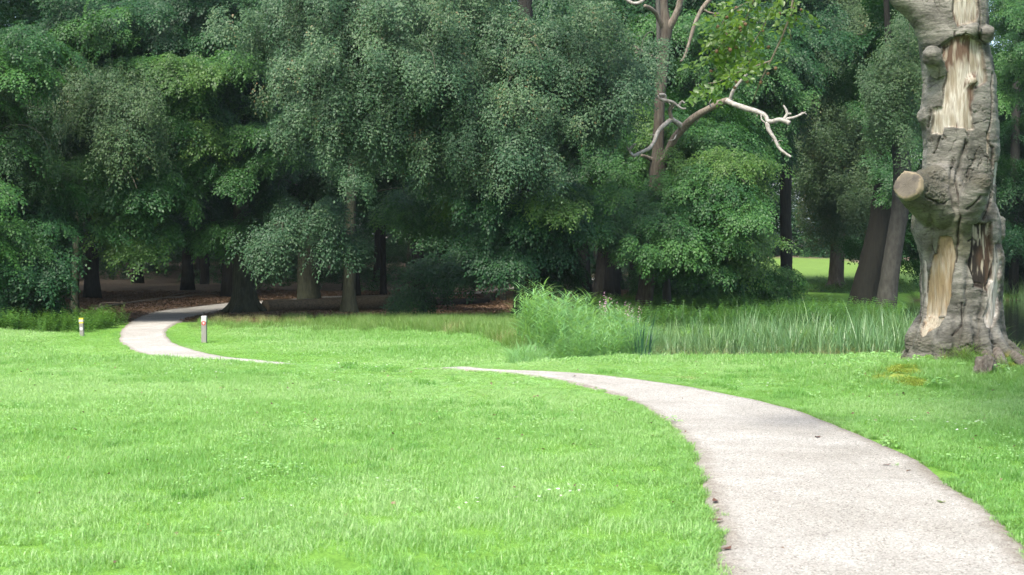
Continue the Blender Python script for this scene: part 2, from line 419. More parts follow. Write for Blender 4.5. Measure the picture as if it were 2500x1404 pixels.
# water
m, nt, N, L = new_mat('pond_water')
out = nd(N, 'ShaderNodeOutputMaterial'); p = nd(N, 'ShaderNodeBsdfPrincipled')
p.inputs['Base Color'].default_value = (0.012, 0.018, 0.012, 1); p.inputs['Roughness'].default_value = 0.06; p.inputs['IOR'].default_value = 1.33
tc = nd(N, 'ShaderNodeTexCoord'); b = nd(N, 'ShaderNodeBump'); b.inputs['Strength'].default_value = 0.25; b.inputs['Distance'].default_value = 0.02
L.new(nz(N, L, tc.outputs['Object'], 2.5, 3, 0.5), b.inputs['Height']); L.new(b.outputs[0], p.inputs['Normal']); L.new(p.outputs[0], out.inputs[0])
wl = -0.53
wx = np.linspace(-1.5, 70, 60); wy = np.linspace(23.5, 82, 50)
WX, WY = np.meshgrid(wx, wy); ii = (np.arange(49)[:, None] * 60 + np.arange(59)[None]).ravel()
wme = mesh_from('pond_water', np.stack([WX.ravel(), WY.ravel(), np.full(WX.size, wl)], 1), np.stack([ii, ii + 1, ii + 61, ii + 60], 1), [m])
link('water', wme, kind='structure')['label'] = 'dark still pond water behind the lawn'

# ------------------------------------------------------------------ instance scatter (foliage, grass)
def scatter_tree(variants, name):
    ng = bpy.data.node_groups.new(name, 'GeometryNodeTree')
    ng.interface.new_socket('Geometry', in_out='INPUT', socket_type='NodeSocketGeometry')
    ng.interface.new_socket('Geometry', in_out='OUTPUT', socket_type='NodeSocketGeometry')
    N, L = ng.nodes, ng.links
    gi = N.new('NodeGroupInput'); go = N.new('NodeGroupOutput')
    jn = N.new('GeometryNodeJoinGeometry')
    for v in variants:
        oi = N.new('GeometryNodeObjectInfo'); oi.inputs['Object'].default_value = v; oi.inputs['As Instance'].default_value = False
        g2 = N.new('GeometryNodeGeometryToInstance'); L.new(oi.outputs['Geometry'], g2.inputs[0]); L.new(g2.outputs[0], jn.inputs[0])
    ip = N.new('GeometryNodeInstanceOnPoints'); L.new(gi.outputs[0], ip.inputs['Points']); L.new(jn.outputs[0], ip.inputs['Instance'])
    ip.inputs['Pick Instance'].default_value = True
    def attr(nm, dt):
        a = N.new('GeometryNodeInputNamedAttribute'); a.data_type = dt; a.inputs['Name'].default_value = nm
        return [o for o in a.outputs if o.enabled][0]
    L.new(attr('idx', 'INT'), ip.inputs['Instance Index'])
    er = N.new('FunctionNodeEulerToRotation'); L.new(attr('rot', 'FLOAT_VECTOR'), er.inputs[0]); L.new(er.outputs[0], ip.inputs['Rotation'])
    L.new(attr('scl', 'FLOAT_VECTOR'), ip.inputs['Scale'])
    L.new(ip.outputs[0], go.inputs[0])
    return ng

def frame_euler(xd, up):
    """euler angles (N,3) of frames with local X along xd and local Z near up"""
    xd = xd / (np.linalg.norm(xd, axis=1)[:, None] + 1e-9)
    zd = up - xd * np.sum(up * xd, 1)[:, None]; zd /= np.linalg.norm(zd, axis=1)[:, None] + 1e-9
    yd = np.cross(zd, xd)
    return np.stack([np.arctan2(yd[:, 2], zd[:, 2]), -np.arcsin(np.clip(xd[:, 2], -1, 1)), np.arctan2(xd[:, 1], xd[:, 0])], 1)

def points_mesh(name, P, rot, scl, tint, nvar, seed=0):
    r = np.random.default_rng(seed + 3)
    me = bpy.data.meshes.new(name); n = len(P)
    me.vertices.add(n); me.vertices.foreach_set('co', np.asarray(P, np.float32).ravel())
    scl = np.asarray(scl, np.float32)
    if scl.ndim == 1: scl = np.repeat(scl[:, None], 3, 1)
    for nm, dt, key, val in (('rot', 'FLOAT_VECTOR', 'vector', rot), ('scl', 'FLOAT_VECTOR', 'vector', scl), ('tint', 'FLOAT', 'value', tint)):
        a = me.attributes.new(nm, dt, 'POINT'); a.data.foreach_set(key, np.asarray(val, np.float32).ravel())
    a = me.attributes.new('idx', 'INT', 'POINT'); a.data.foreach_set('value', r.integers(0, nvar, n).astype(np.int32))
    me.update()
    return me

def scatter(name, me, ng, parent=None, kind='stuff'):
    o = link(name, me, parent, kind)
    md = o.modifiers.new('scatter', 'NODES'); md.node_group = ng
    return o

def src(name, me):
    return bpy.data.objects.new(name, me)       # source shape, never placed in the scene itself

class Quads:
    def __init__(s): s.v = []; s.f = []; s.a = []; s.n = 0
    def add(s, v, f, a):
        s.v.append(v); s.f.append(np.asarray(f) + s.n); s.a.append(np.full(len(v), a)); s.n += len(v)
    def mesh(s, name, mat):
        return mesh_from(name, np.vstack(s.v), np.vstack(s.f), [mat], {'lr': np.concatenate(s.a)}, smooth=False)

def leaf(Q, r, pos, d, up, ln, wd, fold=0.25):
    d = d / np.linalg.norm(d); sd = np.cross(up, d); sd /= np.linalg.norm(sd) + 1e-9; u = np.cross(d, sd)
    v = np.array([pos, pos + d * ln * 0.45 + sd * wd * 0.5 + u * fold * wd * 0.5, pos + d * ln - u * ln * 0.12, pos + d * ln * 0.45 - sd * wd * 0.5 + u * fold * wd * 0.5])
    Q.add(v, [(0, 1, 2, 3)], r.random())

def make_spray(seed, nleaf=70, L=0.62, lf=0.075, aspect=0.62, droop=0.35, thick=0.035, jit=0.16):
    """flat beech-like spray: side twigs with leaves in two ranks"""
    r = np.random.default_rng(seed); Q = Quads()
    nt_ = 9
    for k in range(nt_):
        s = 0.12 + 0.88 * k / (nt_ - 1); side = 1 if k % 2 else -1
        if k == nt_ - 1: side = 0
        b = np.array([s * L, 0, -droop * L * s * s + r.normal() * 0.02])
        tl = L * (0.42 * (1 - 0.55 * s) + 0.1) * r.uniform(0.75, 1.2)
        td = np.array([0.75, side * 0.8, -0.12 - 0.3 * s]); td /= np.linalg.norm(td)
        m_ = max(3, int(nleaf / nt_ * (1.25 - 0.5 * s)))
        for j in range(m_):
            q = (j + 0.6) / m_; ps = b + td * tl * q + np.array([0, 0, r.normal() * thick * 0.5 - 0.12 * tl * q * q])
            sg = 1 if j % 2 else -1
            ld = td + np.cross(td, [0, 0, 1]) * sg * r.uniform(0.5, 1.1) + np.array([0, 0, r.normal() * 0.25 - 0.15])
            up = np.array([r.normal() * jit, r.normal() * jit, 1.0])
            leaf(Q, r, ps, ld, up, lf * r.uniform(0.75, 1.2), lf * aspect * r.uniform(0.8, 1.15))
    return Q

def spray_group(key, mat, **kw):
    vs = [src(f'{key}_spray', make_spray(100 + 7 * k + hash_(key), **kw).mesh(f'{key}_spray', M[mat])) for k in range(5)]
    return scatter_tree(vs, f'{key}_scatter')
def hash_(s): return sum(ord(ch) for ch in s) % 50

SG = {}
for key, kw in {'silver': dict(nleaf=58, L=0.60, lf=0.090, droop=0.75, thick=0.10, aspect=0.55, jit=.30), 'dark': dict(nleaf=52, L=.66, lf=0.104), 'mid': dict(nleaf=52, L=.66, lf=0.104),
                'bright': dict(nleaf=50, L=.66, lf=0.100, droop=0.22, thick=0.05), 'olive': dict(nleaf=58, L=0.60, lf=0.088, droop=0.95, thick=0.10, aspect=0.55, jit=.30)}.items():
    SG[key] = spray_group(key, key, **kw)
for key in ('dark', 'mid', 'olive'):    # coarser sprays for trees far behind
    SG['far_' + key] = spray_group('far_' + key, key, nleaf=110, L=1.25, lf=0.135, droop=0.45, thick=0.22)

def bough_points(r, tip, d, L, W, droop, n, base_tint, spr=0.62):
    """sprays of one bough: a drooping shelf that ends at tip and points along d"""
    d = np.array([d[0], d[1], 0.0]); d /= np.linalg.norm(d) + 1e-9; side = np.array([-d[1], d[0], 0])
    s = r.random(n) ** 0.75; w = r.uniform(-1, 1, n); prof = 0.25 + 0.75 * np.sin(pi * np.clip(s * 0.85 + 0.05, 0, 1))
    lat = w * W * prof
    z = droop * L * (1 - s * s) * 1.0 - (0.12 + 0.25 * droop) * np.abs(lat)
    P = np.asarray(tip) + d * (-(1 - s) * L)[:, None] + side * lat[:, None]
    P[:, 2] += z + r.normal(0, 0.05, n)
    P += r.normal(0, 1, (n, 3)) * np.where(r.random(n) < .18, .22, .03)[:, None] * [1, 1, .6]
    pitch = -0.15 - 0.55 * (r.random(n) < 0.3 * droop + 0.1) - droop * 1.5 * s - 0.15 * np.abs(w)
    xd = d[None] * (0.8 + 0.2 * s)[:, None] + side[None] * (w * 0.9)[:, None] + r.normal(0, 0.22, (n, 3))
    xd[:, 2] = pitch + r.normal(0, 0.15, n)
    up = np.stack([d[0] * 0.55 * s + r.normal(0, .2, n), d[1] * 0.55 * s + r.normal(0, .2, n), np.ones(n)], 1)
    sc_ = r.uniform(0.75, 1.2, n) * spr / 0.62
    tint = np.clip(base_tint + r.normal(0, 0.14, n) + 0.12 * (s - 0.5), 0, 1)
    return P, frame_euler(xd, up), sc_, tint

def tree_thing(name, label, base, cat='tree', group=None):
    return empty(name, tuple(map(float, base)), label, cat, group)

def trunk_obj(root, pts, rad, mat, name='trunk', seg=20, ridge=0.05, wob=0.10, n=None, seed=1, sub=None):
    """pts world points; stored relative to the root"""
    P = np.asarray(pts, float); R = np.asarray(rad, float)
    S = spline(np.column_stack([P, R]), n or max(10, int(6 * len(P))))
    par = sub or root
    V, Fc = tube_geo(S[:, :3] - np.array(root.location), np.maximum(S[:, 3], 0.004), seg, True, ridge, 7, seed, wob)
    o = link(name, mesh_from(name, V, Fc, [M[mat]]), par)
    return o

def px_trunk(pts, Y):
    """trunk given by (u, v, half width in px) at depth Y -> world points and radii"""
    P = np.array([at(u, v, Y) for u, v, r in pts]); R = np.array([r / F * Y for u, v, r in pts])
    return P, R

def flare(P, R, g, seed, root, mat):
    """root buttresses round a trunk foot, each reaching into the ground"""
    r = np.random.default_rng(seed); k = r.integers(4, 7)
    for i in range(k):
        a = 2 * pi * i / k + r.uniform(-.3, .3); l = R * r.uniform(1.9, 2.9)
        d = np.array([cos(a), sin(a), 0])
        p0 = np.array(g) + d * R * 0.45 + [0, 0, R * 2.0]; p1 = np.array(g) + d * R * 1.05 + [0, 0, R * 0.55]
        e = np.array(g) + d * l; e[2] = Hs(e[0], e[1]) - 0.06
        trunk_obj(root, [p0, p1, e], [R * 0.38, R * 0.34, R * 0.12], mat, 'root', 8, 0, 0.12, 8, i)

def crown_obj(root, key, blobs, seed, dens=1.0, droop=0.4, L=(1.0, 2.1), W=(0.4, 0.8), axis=None, front=0.65, tint=(0.25, 0.75), branches=4, spr=0.62, nmul=1.0, name='crown', bmat='bark', brad=0.035):
    """blobs: (u, v, Y, ru, rv, rY) ellipsoids, radii in px of the photo and metres of depth"""
    r = np.random.default_rng(seed); out = []; off = np.array(root.location)
    tips = []
    for (u, v, Y, ru, rv, rY) in blobs:
        c = at(u, v, Y); rx, rz = ru / F * Y, rv / F * Y
        vol = rx * rz * (1 + 0.5 * rY)
        nb = max(4, int(dens * 5.6 * vol))
        dv = r.normal(size=(nb, 3)); dv /= np.linalg.norm(dv, axis=1)[:, None]
        flip = (r.random(nb) < front) & (dv[:, 1] > 0); dv[flip, 1] *= -1
        rr = r.random(nb) ** 0.4
        T_ = c + dv * (rr * (1 + 0.32 * r.normal(size=nb)))[:, None] * np.array([rx, rY, rz])
        T_ = T_[0.75 * noise(T_ + seed, 1.7) + 0.6 * noise(T_ + seed + 9, 3.0) > r.uniform(-0.85, 0.0, nb)]
        for tip in T_:
            ax = np.array([axis[0], axis[1]]) if axis is not None else c[:2] + np.array([0, rY])
            d = tip[:2] - ax; d = d / (np.linalg.norm(d) + 1e-6) + np.array([0, -0.45]) + r.normal(0, .35, 2)
            d /= np.linalg.norm(d) + 1e-9
            q_ = 0.65 + 0.9 * r.random() ** 2; l = q_ * r.uniform(*L); w = q_ * r.uniform(*W); gz = Hs(tip[0], tip[1])
            if tip[2] < gz + 0.25: tip[2] = gz + 0.25 + r.random() * 0.3
            bt = r.uniform(*tint)
            out.append(bough_points(r, tip, d, l, w, droop * r.uniform(0.6, 1.4), int(nmul * 24 * l * w) + 6, bt, spr))
            tips.append((tip, d, l, droop))
    P = np.vstack([o[0] for o in out]) - off; rot = np.vstack([o[1] for o in out]); s = np.concatenate([o[2] for o in out]); t_ = np.concatenate([o[3] for o in out])
    kp = noise(P + off + 71, 1.9) > -0.5 + r.normal(0, .12, len(P)); P, rot, s, t_ = P[kp], rot[kp], s[kp], t_[kp]
    ob = scatter(name, points_mesh(name, P, rot, s, t_, 5, seed), SG[key], root)
    for k_ in range(min(branches, len(tips))):
        tip, d, l, dr = tips[int(r.integers(len(tips)))]
        d3 = np.array([d[0], d[1], 0]); p2 = tip - d3 * l * 0.35 + [0, 0, dr * l * 0.7]
        p1 = tip - d3 * l * 1.0 + [0, 0, dr * l * 0.95]; p0 = tip - d3 * l * 1.7 + [r.normal() * .3, 0, dr * l * 0.7]
        trunk_obj(root, [p0, p1, p2, tip + [0, 0, 0.02]], [brad, brad * .75, brad * .45, 0.008], bmat, 'branch', 6, 0, 0.1, 14, k_)
    return ob

#SECTION_FOREST
# ================================================================== FOREST
# ---- trees standing in the dim wood behind: one of a kind, then copies
def inner_tree(seed):
    r = np.random.default_rng(seed)
    root = tree_thing('beech_tree', 'dark trunk rising in the dim wood behind the front trees', (0, 0, 0), 'tree', 'trees standing in the dim wood')
    h = 20.0; lean = r.normal(0, .5, 2)
    P = [(0, 0, -0.15), (0.02, 0, 0.5), (lean[0] * .2, lean[1] * .2, 4), (lean[0] * .6, lean[1] * .6, 9), (lean[0], lean[1], h)]
    trunk_obj(root, P, [0.46, 0.34, 0.28, 0.24, 0.08], 'barkdark', seg=12, seed=seed, n=16)
    n = 470
    th = r.uniform(0, 2 * pi, n); rad = 5.6 * np.sqrt(r.random(n)); z = 5.0 + 13 * r.random(n) ** 0.9
    rad *= np.interp(z, [4, 8, 14, 19], [1.0, 1.1, 0.85, 0.35])
    Pn = np.stack([rad * np.cos(th), rad * np.sin(th), z - 0.05 * rad ** 2 + 1.2], 1)
    xd = np.stack([np.cos(th), np.sin(th), np.full(n, -0.35)], 1) + r.normal(0, .3, (n, 3))
    up = np.stack([r.normal(0, .3, n), r.normal(0, .3, n), np.ones(n)], 1)
    scatter('crown', points_mesh('crown', Pn, frame_euler(xd, up), r.uniform(1.0, 1.6, n), np.clip(r.normal(.35, .2, n), 0, 1), 5, seed), SG['far_dark'], root)
    return root

def copy_tree(root):
    c = root.copy(); COL.objects.link(c)
    for ch in list(root.children):
        d = ch.copy(); COL.objects.link(d); d.parent = c
    return c

protos = [inner_tree(s) for s in (3, 4, 5)]
r = np.random.default_rng(77)
spots = []
for yy_ in np.arange(62, 140, 11.5):
    x0 = -0.62 * yy_ - 6; x1 = min(0.10 * yy_ + 2, 12)
    for xx_ in np.arange(x0, x1, 9.5):
        x_, y_ = xx_ + r.uniform(-2.6, 2.6), yy_ + r.uniform(-3, 3)
        if path_dist(np.array([x_]), np.array([y_]))[0] < 1.2: continue
        spots.append((x_, y_))
for x_, y_ in [(-24, 50), (-30, 44), (-30, 55), (-24, 58), (-37, 48), (15, 88), (17, 100)]: spots.append((x_, y_))
for i, (x_, y_) in enumerate(spots):
    o = protos[i] if i < 3 else copy_tree(protos[i % 3])
    s = r.uniform(0.85, 1.2)
    o.location = (x_, y_, Hs(x_, y_)); o.rotation_euler = (0, 0, r.uniform(0, 6.28)); o.scale = (s, s, r.uniform(0.95, 1.15))

# ---- front trees of the wood
def front_tree(label, base_uv, tr, bark, crowns, seed, fl=0, name='beech_tree', topz=15, group=None, R0=None, cat='tree'):
    """tr: trunk polyline (u, v, half width px), first at the foot"""
    g = gp(*base_uv); Yb = g[1]
    root = tree_thing(name, label, g, cat, group)
    P, R = px_trunk(tr, Yb)
    P[0, 2] -= 0.25
    if topz and P[-1, 2] < topz:
        d = P[-1] - P[-2]; k_ = (topz - P[-1, 2]) / max(d[2], .5)
        P = np.vstack([P, P[-1] + d * k_]); R = np.append(R, R[-1] * 0.45)
    trunk_obj(root, P, R, bark, seed=seed, n=40)
    if fl: flare(P, R[1] if R0 is None else R0, g, seed, root, bark)
    for c in crowns: crown_obj(root, axis=P[1][:2], seed=seed + 1, **c)
    return root

# big beech by the path, dark leaves above and right of it
front_tree('big mossy beech with flared foot beside the path bend', (597, 766),
    [(597, 766, 44), (595, 735, 31), (592, 690, 25), (590, 600, 22), (588, 480, 18), (585, 200, 15), (583, -100, 12)], 'bark',
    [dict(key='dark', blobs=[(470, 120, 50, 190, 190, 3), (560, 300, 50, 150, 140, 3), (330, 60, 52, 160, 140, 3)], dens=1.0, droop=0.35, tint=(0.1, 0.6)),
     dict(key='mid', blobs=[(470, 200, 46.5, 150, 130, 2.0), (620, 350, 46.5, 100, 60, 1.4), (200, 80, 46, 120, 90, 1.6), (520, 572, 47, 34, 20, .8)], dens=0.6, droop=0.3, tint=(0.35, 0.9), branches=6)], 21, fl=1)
# second trunk, tall silver green crown in front of it
front_tree('thick straight beech trunk behind the lying log', (755, 733),
    [(755, 733, 33), (753, 700, 26), (751, 650, 24), (749, 590, 21), (745, 400, 19), (742, 100, 16), (740, -120, 13)], 'bark',
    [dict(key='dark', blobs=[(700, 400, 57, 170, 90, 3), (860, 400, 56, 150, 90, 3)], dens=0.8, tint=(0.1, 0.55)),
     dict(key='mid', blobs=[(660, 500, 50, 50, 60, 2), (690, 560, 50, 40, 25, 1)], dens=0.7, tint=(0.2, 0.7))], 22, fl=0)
front_tree('slim beech with a wide silvery crown hanging over the wood edge', (852, 767),
    [(852, 767, 30), (852, 740, 19), (853, 700, 15), (855, 600, 14), (858, 480, 12), (870, 200, 11), (880, -60, 9)], 'bark',
    [dict(key='silver', blobs=[(790, 110, 44, 160, 130, 1.8), (1000, 150, 43.5, 220, 150, 2.0), (820, 260, 44, 130, 130, 1.6), (900, 350, 44, 110, 90, 1.4), (1120, 40, 45, 200, 90, 2), (1070, 230, 44, 120, 130, 1.8), (690, 130, 45, 80, 110, 1.5), (960, 250, 43.5, 110, 100, 1.2),
                               (760, 20, 45, 130, 60, 2), (1010, 300, 44, 150, 90, 1.6)], dens=1.25, droop=0.75, L=(0.8, 1.7), W=(0.3, 0.6), tint=(0.35, 0.95), branches=10, nmul=1.35),
     dict(key='silver', blobs=[(720, 560, 45, 90, 26, .8), (770, 520, 45, 80, 24, .7), (815, 592, 45.5, 60, 14, .5), (650, 600, 45, 34, 18, .4)], dens=1.7, droop=0.45, L=(1.0, 1.8), tint=(0.15, 0.6), branches=2, nmul=1.2)], 23, fl=1, R0=0.2)
front_tree('thin dark trunk between the slim beech and the hanging leaves', (936, 721),
    [(936, 721, 10), (936, 690, 8), (935, 600, 7), (934, 300, 6)], 'barkdark',
    [dict(key='dark', blobs=[(960, 450, 60, 130, 70, 3), (1010, 520, 62, 80, 35, 2)], dens=0.8, tint=(0.1, 0.5), branches=1)], 24)
front_tree('faint trunk behind the lowest hanging leaf shelf', (1088, 722),
    [(1088, 722, 24), (1087, 690, 20), (1086, 600, 18), (1084, 400, 16)], 'bark',
    [dict(key='dark', blobs=[(1070, 675, 50, 80, 26, 1.0), (1010, 735, 50, 50, 8, .6), (1100, 545, 54, 110, 50, 2)], dens=1.1, droop=0.3, tint=(0.2, 0.7), branches=2),
     dict(key='mid', blobs=[(1050, 500, 48, 130, 70, 2)], dens=0.8, tint=(0.3, 0.85), branches=2)], 25)
front_tree('dark trunk with a pale streaked right side deep in the wood', (1143, 684),
    [(1143, 684, 22), (1144, 650, 18), (1148, 560, 16), (1158, 480, 13)], 'barkdark',
    [dict(key='far_dark', blobs=[(1150, 350, 95, 160, 130, 4)], dens=0.12, L=(2.5, 4), W=(1.2, 2), tint=(0.1, 0.5), branches=0, nmul=0.4)], 26)
# broad mossy trunk behind the reeds, silver crown right part
front_tree('broad mossy trunk half hidden by leaves left of the tall reeds', (1282, 790),
    [(1282, 790, 36), (1282, 740, 29), (1285, 650, 27), (1290, 560, 26), (1288, 460, 24), (1285, 200, 20), (1280, -80, 16)], 'barkdark',
    [dict(key='silver', blobs=[(1090, 370, 43.5, 80, 60, 1.2), (1250, 300, 43, 130, 130, 1.8), (1160, 350, 43, 120, 90, 1.5), (1330, 390, 42.5, 55, 60, 1.0), (1410, 130, 44, 150, 110, 2), (1300, 180, 44, 160, 130, 2)],
          dens=1.2, droop=0.75, L=(0.8, 1.7), W=(0.3, 0.6), tint=(0.4, 0.98), branches=8, nmul=1.35),
     dict(key='dark', blobs=[(1250, 640, 44, 45, 22, .6), (1340, 680, 48, 80, 35, 1.5), (1230, 540, 44, 100, 55, 1.2), (1340, 560, 45, 100, 70, 1.5), (1210, 620, 50, 90, 50, 2), (1390, 640, 47, 80, 50, 1.5)], dens=1.0, tint=(0.15, 0.65), branches=3),
     dict(key='bright', blobs=[(1120, 485, 46.5, 60, 14, .8), (1360, 500, 44, 50, 14, .6)], dens=0.6, tint=(0.3, 0.9), branches=0)], 27, fl=1)
front_tree('thick dark trunk leaning right behind the pink flowers', (1472, 742),
    [(1470, 742, 34), (1476, 705, 27), (1482, 640, 26), (1492, 560, 25), (1510, 420, 24), (1535, 250, 26), (1552, 110, 34), (1566, -60, 34)], 'barkdark',
    [dict(key='mid', blobs=[(1440, 520, 46, 110, 65, 1.6), (1540, 480, 50, 120, 100, 2), (1540, 560, 48, 50, 40, 1.2), (1500, 380, 52, 100, 60, 2)], dens=1.2, tint=(0.25, 0.8), branches=3),
     dict(key='bright', blobs=[(1430, 490, 46, 70, 28, .8), (1530, 590, 58, 60, 30, 2)], dens=0.8, tint=(0.3, 0.9), branches=1),
     dict(key='silver', blobs=[(1480, 270, 45, 110, 75, 1.5)], dens=1.0, droop=0.7, L=(1, 1.9), tint=(0.5, 0.98), branches=3, nmul=1.2),
     dict(key='dark', blobs=[(1480, 400, 56, 130, 90, 3), (1400, 260, 56, 130, 110, 3)], dens=0.9, tint=(0.15, 0.6), branches=2)], 28, fl=1)
front_tree('slim grey trunk close right of the brown dead tree', (1632, 776),
    [(1632, 776, 15), (1629, 740, 11), (1627, 700, 10), (1622, 600, 9), (1618, 450, 8), (1612, 250, 7)], 'barkgrey',
    [dict(key='mid', blobs=[(1690, 600, 46, 120, 70, 1.8), (1730, 500, 47, 130, 90, 2.2), (1770, 590, 48, 75, 50, 1.4), (1610, 610, 45, 60, 34, 1.0), (1640, 520, 49, 100, 60, 1.8), (1760, 350, 50, 110, 80, 2), (1730, 650, 47, 80, 32, 1.2)], dens=1.35, droop=0.3, tint=(0.3, 0.9), branches=5),
     dict(key='bright', blobs=[(1800, 420, 47, 70, 60, 1.2), (1810, 610, 46.5, 40, 30, .8), (1720, 430, 48, 70, 40, 1.0), (1640, 330, 50, 60, 40, 1)], dens=0.7, tint=(0.2, 0.85), branches=2),
     dict(key='dark', blobs=[(1740, 670, 52, 90, 30, 1.5), (1730, 400, 54, 140, 110, 3)], dens=0.8, tint=(0.2, 0.7), branches=2)], 29)
front_tree('tall leafy beech behind the white dead limb', (1760, 716),
    [(1760, 716, 16), (1760, 600, 13), (1762, 300, 12)], 'barkdark',
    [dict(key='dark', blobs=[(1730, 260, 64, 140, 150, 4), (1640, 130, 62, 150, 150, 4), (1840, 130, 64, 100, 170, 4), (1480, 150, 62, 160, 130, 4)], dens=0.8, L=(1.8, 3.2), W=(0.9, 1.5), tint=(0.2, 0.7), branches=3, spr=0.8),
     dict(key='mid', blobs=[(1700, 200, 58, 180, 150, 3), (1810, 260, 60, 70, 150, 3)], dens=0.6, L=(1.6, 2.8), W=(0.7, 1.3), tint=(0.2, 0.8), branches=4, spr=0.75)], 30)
# weeping tree right of centre and its neighbours
front_tree('grey trunk under weeping olive foliage on the far bank', (2040, 704),
    [(2039, 704, 22), (2041, 680, 18), (2044, 620, 17), (2047, 540, 14), (2048, 400, 12), (2050, 150, 10)], 'barkbrown',
    [dict(key='olive', blobs=[(2050, 310, 76, 100, 150, 3), (2120, 180, 78, 130, 150, 4), (2035, 500, 78, 30, 80, 1.2), (2100, 500, 74, 36, 90, 1.5), (2010, 100, 80, 130, 130, 4), (1960, 90, 88, 80, 100, 3)], dens=0.75, droop=1.2, L=(1.5, 2.8), W=(0.6, 1.2), tint=(0.35, 0.95), branches=8, spr=0.85, nmul=1.0)], 31, fl=1)
front_tree('thick dark trunk leaning right on the mossy bank', (2112, 753),
    [(2106, 753, 42), (2116, 705, 35), (2132, 640, 33), (2150, 560, 31), (2168, 460, 34), (2176, 370, 26), (2178, 300, 17), (2172, 200, 10)], 'barkblack',
    [dict(key='mid', blobs=[(2190, 470, 55, 50, 50, 1.0), (2220, 300, 58, 60, 120, 2)], dens=0.8, droop=0.6, tint=(0.2, 0.75), branches=3),
     dict(key='dark', blobs=[(2200, 150, 66, 110, 170, 3), (2230, 560, 68, 60, 100, 2)], dens=0.6, tint=(0.2, 0.7), spr=0.8, branches=1)], 32)
front_tree('curved grey trunk crossing in front of the thick dark one', (2160, 772),
    [(2158, 775, 28), (2166, 730, 25), (2172, 680, 22), (2184, 600, 21), (2196, 520, 21), (2203, 440, 22), (2198, 380, 20), (2190, 320, 13), (2182, 270, 6)], 'barkleaning',
    [dict(key='olive', blobs=[(2205, 230, 48, 60, 150, 1.5), (2150, 300, 50, 60, 80, 1.2)], dens=0.9, droop=1.0, tint=(0.2, 0.75), branches=2)], 33, topz=0)
front_tree('tall dark trunk high up behind the weeping foliage', (2150, 690),
    [(2150, 690, 14), (2148, 400, 15), (2145, 150, 15), (2143, -60, 14)], 'barkdark',
    [dict(key='far_dark', blobs=[(2140, 60, 108, 150, 120, 5)], dens=0.06, L=(2.5, 4), W=(1.2, 2), tint=(0.1, 0.6), branches=0, nmul=0.5)], 34)
# dark snapped trunk on the bank
g = gp(1921, 727)
o = empty('dead_tree', tuple(g), 'dark straight dead trunk snapped off to a spike on the bank', 'dead tree')
P, R = px_trunk([(1921, 727, 16), (1920, 690, 15), (1919, 600, 14), (1917, 480, 13.5), (1919, 380, 14.5), (1920, 320, 14), (1914, 285, 9), (1910, 258, 3)], g[1])
P[0, 2] -= 0.2
trunk_obj(o, P, R, 'barkdark', seed=4, n=60, ridge=0.04, wob=0.12)
# left edge trees with low hanging leaves
front_tree('leafy tree at the left edge with boughs hanging to the nettles', (-70, 800),
    [(-70, 800, 30), (-68, 600, 24), (-66, 200, 20)], 'bark',
    [dict(key='mid', blobs=[(50, 560, 41, 110, 80, 1.6), (60, 160, 42, 110, 110, 2), (20, 330, 43, 90, 90, 2)], dens=0.85, droop=0.35, tint=(0.2, 0.85), branches=3),
     dict(key='dark', blobs=[(90, 660, 42, 110, 75, 1.8), (150, 540, 44, 80, 110, 2), (0, 450, 45, 120, 100, 2), (0, 700, 43, 110, 60, 2)], dens=1.1, droop=0.35, tint=(0.1, 0.65), branches=3),
     dict(key='olive', blobs=[(70, 400, 42.5, 120, 70, 1.5), (60, 300, 44, 90, 80, 2)], dens=0.9, droop=0.8, tint=(0.0, 0.5), branches=3)], 35)
front_tree('dark mossy trunk close behind the left hanging boughs', (182, 775),
    [(182, 775, 13), (184, 700, 9), (190, 560, 9), (195, 300, 8)], 'bark',
    [dict(key='olive', blobs=[(300, 290, 43.5, 100, 90, 1.5), (330, 360, 43.5, 70, 60, 1.2), (250, 240, 44.5, 90, 70, 1.5)], dens=1.2, droop=0.75, L=(1, 1.9), tint=(0.2, 0.8), branches=5, nmul=1.2),
     dict(key='mid', blobs=[(430, 330, 46, 120, 90, 1.5), (320, 500, 45, 120, 80, 1.8), (340, 590, 45, 60, 35, 1), (230, 410, 46, 110, 70, 2), (430, 450, 46, 120, 70, 2)], dens=0.85, tint=(0.2, 0.75), branches=4),
     dict(key='bright', blobs=[(300, 605, 44.5, 65, 16, .6), (450, 190, 45, 70, 55, 1.0), (330, 480, 45, 40, 60, .8), (520, 330, 46, 60, 45, 1)], dens=0.8, tint=(0.1, 0.7), branches=2),
     dict(key='dark', blobs=[(250, 120, 48, 170, 150, 3), (150, 330, 48, 120, 110, 2.5), (380, 400, 49, 150, 120, 3)], dens=0.9, tint=(0.05, 0.55), branches=4)], 36)
front_tree('thin black trunk seen past the hanging sprig left of the big beech', (500, 694),
    [(500, 694, 12), (500, 640, 10), (499, 570, 9), (498, 400, 8)], 'barkdark',
    [dict(key='dark', blobs=[(470, 560, 50, 45, 45, 1), (520, 500, 55, 110, 60, 2)], dens=0.9, tint=(0.2, 0.7), branches=2)], 37)
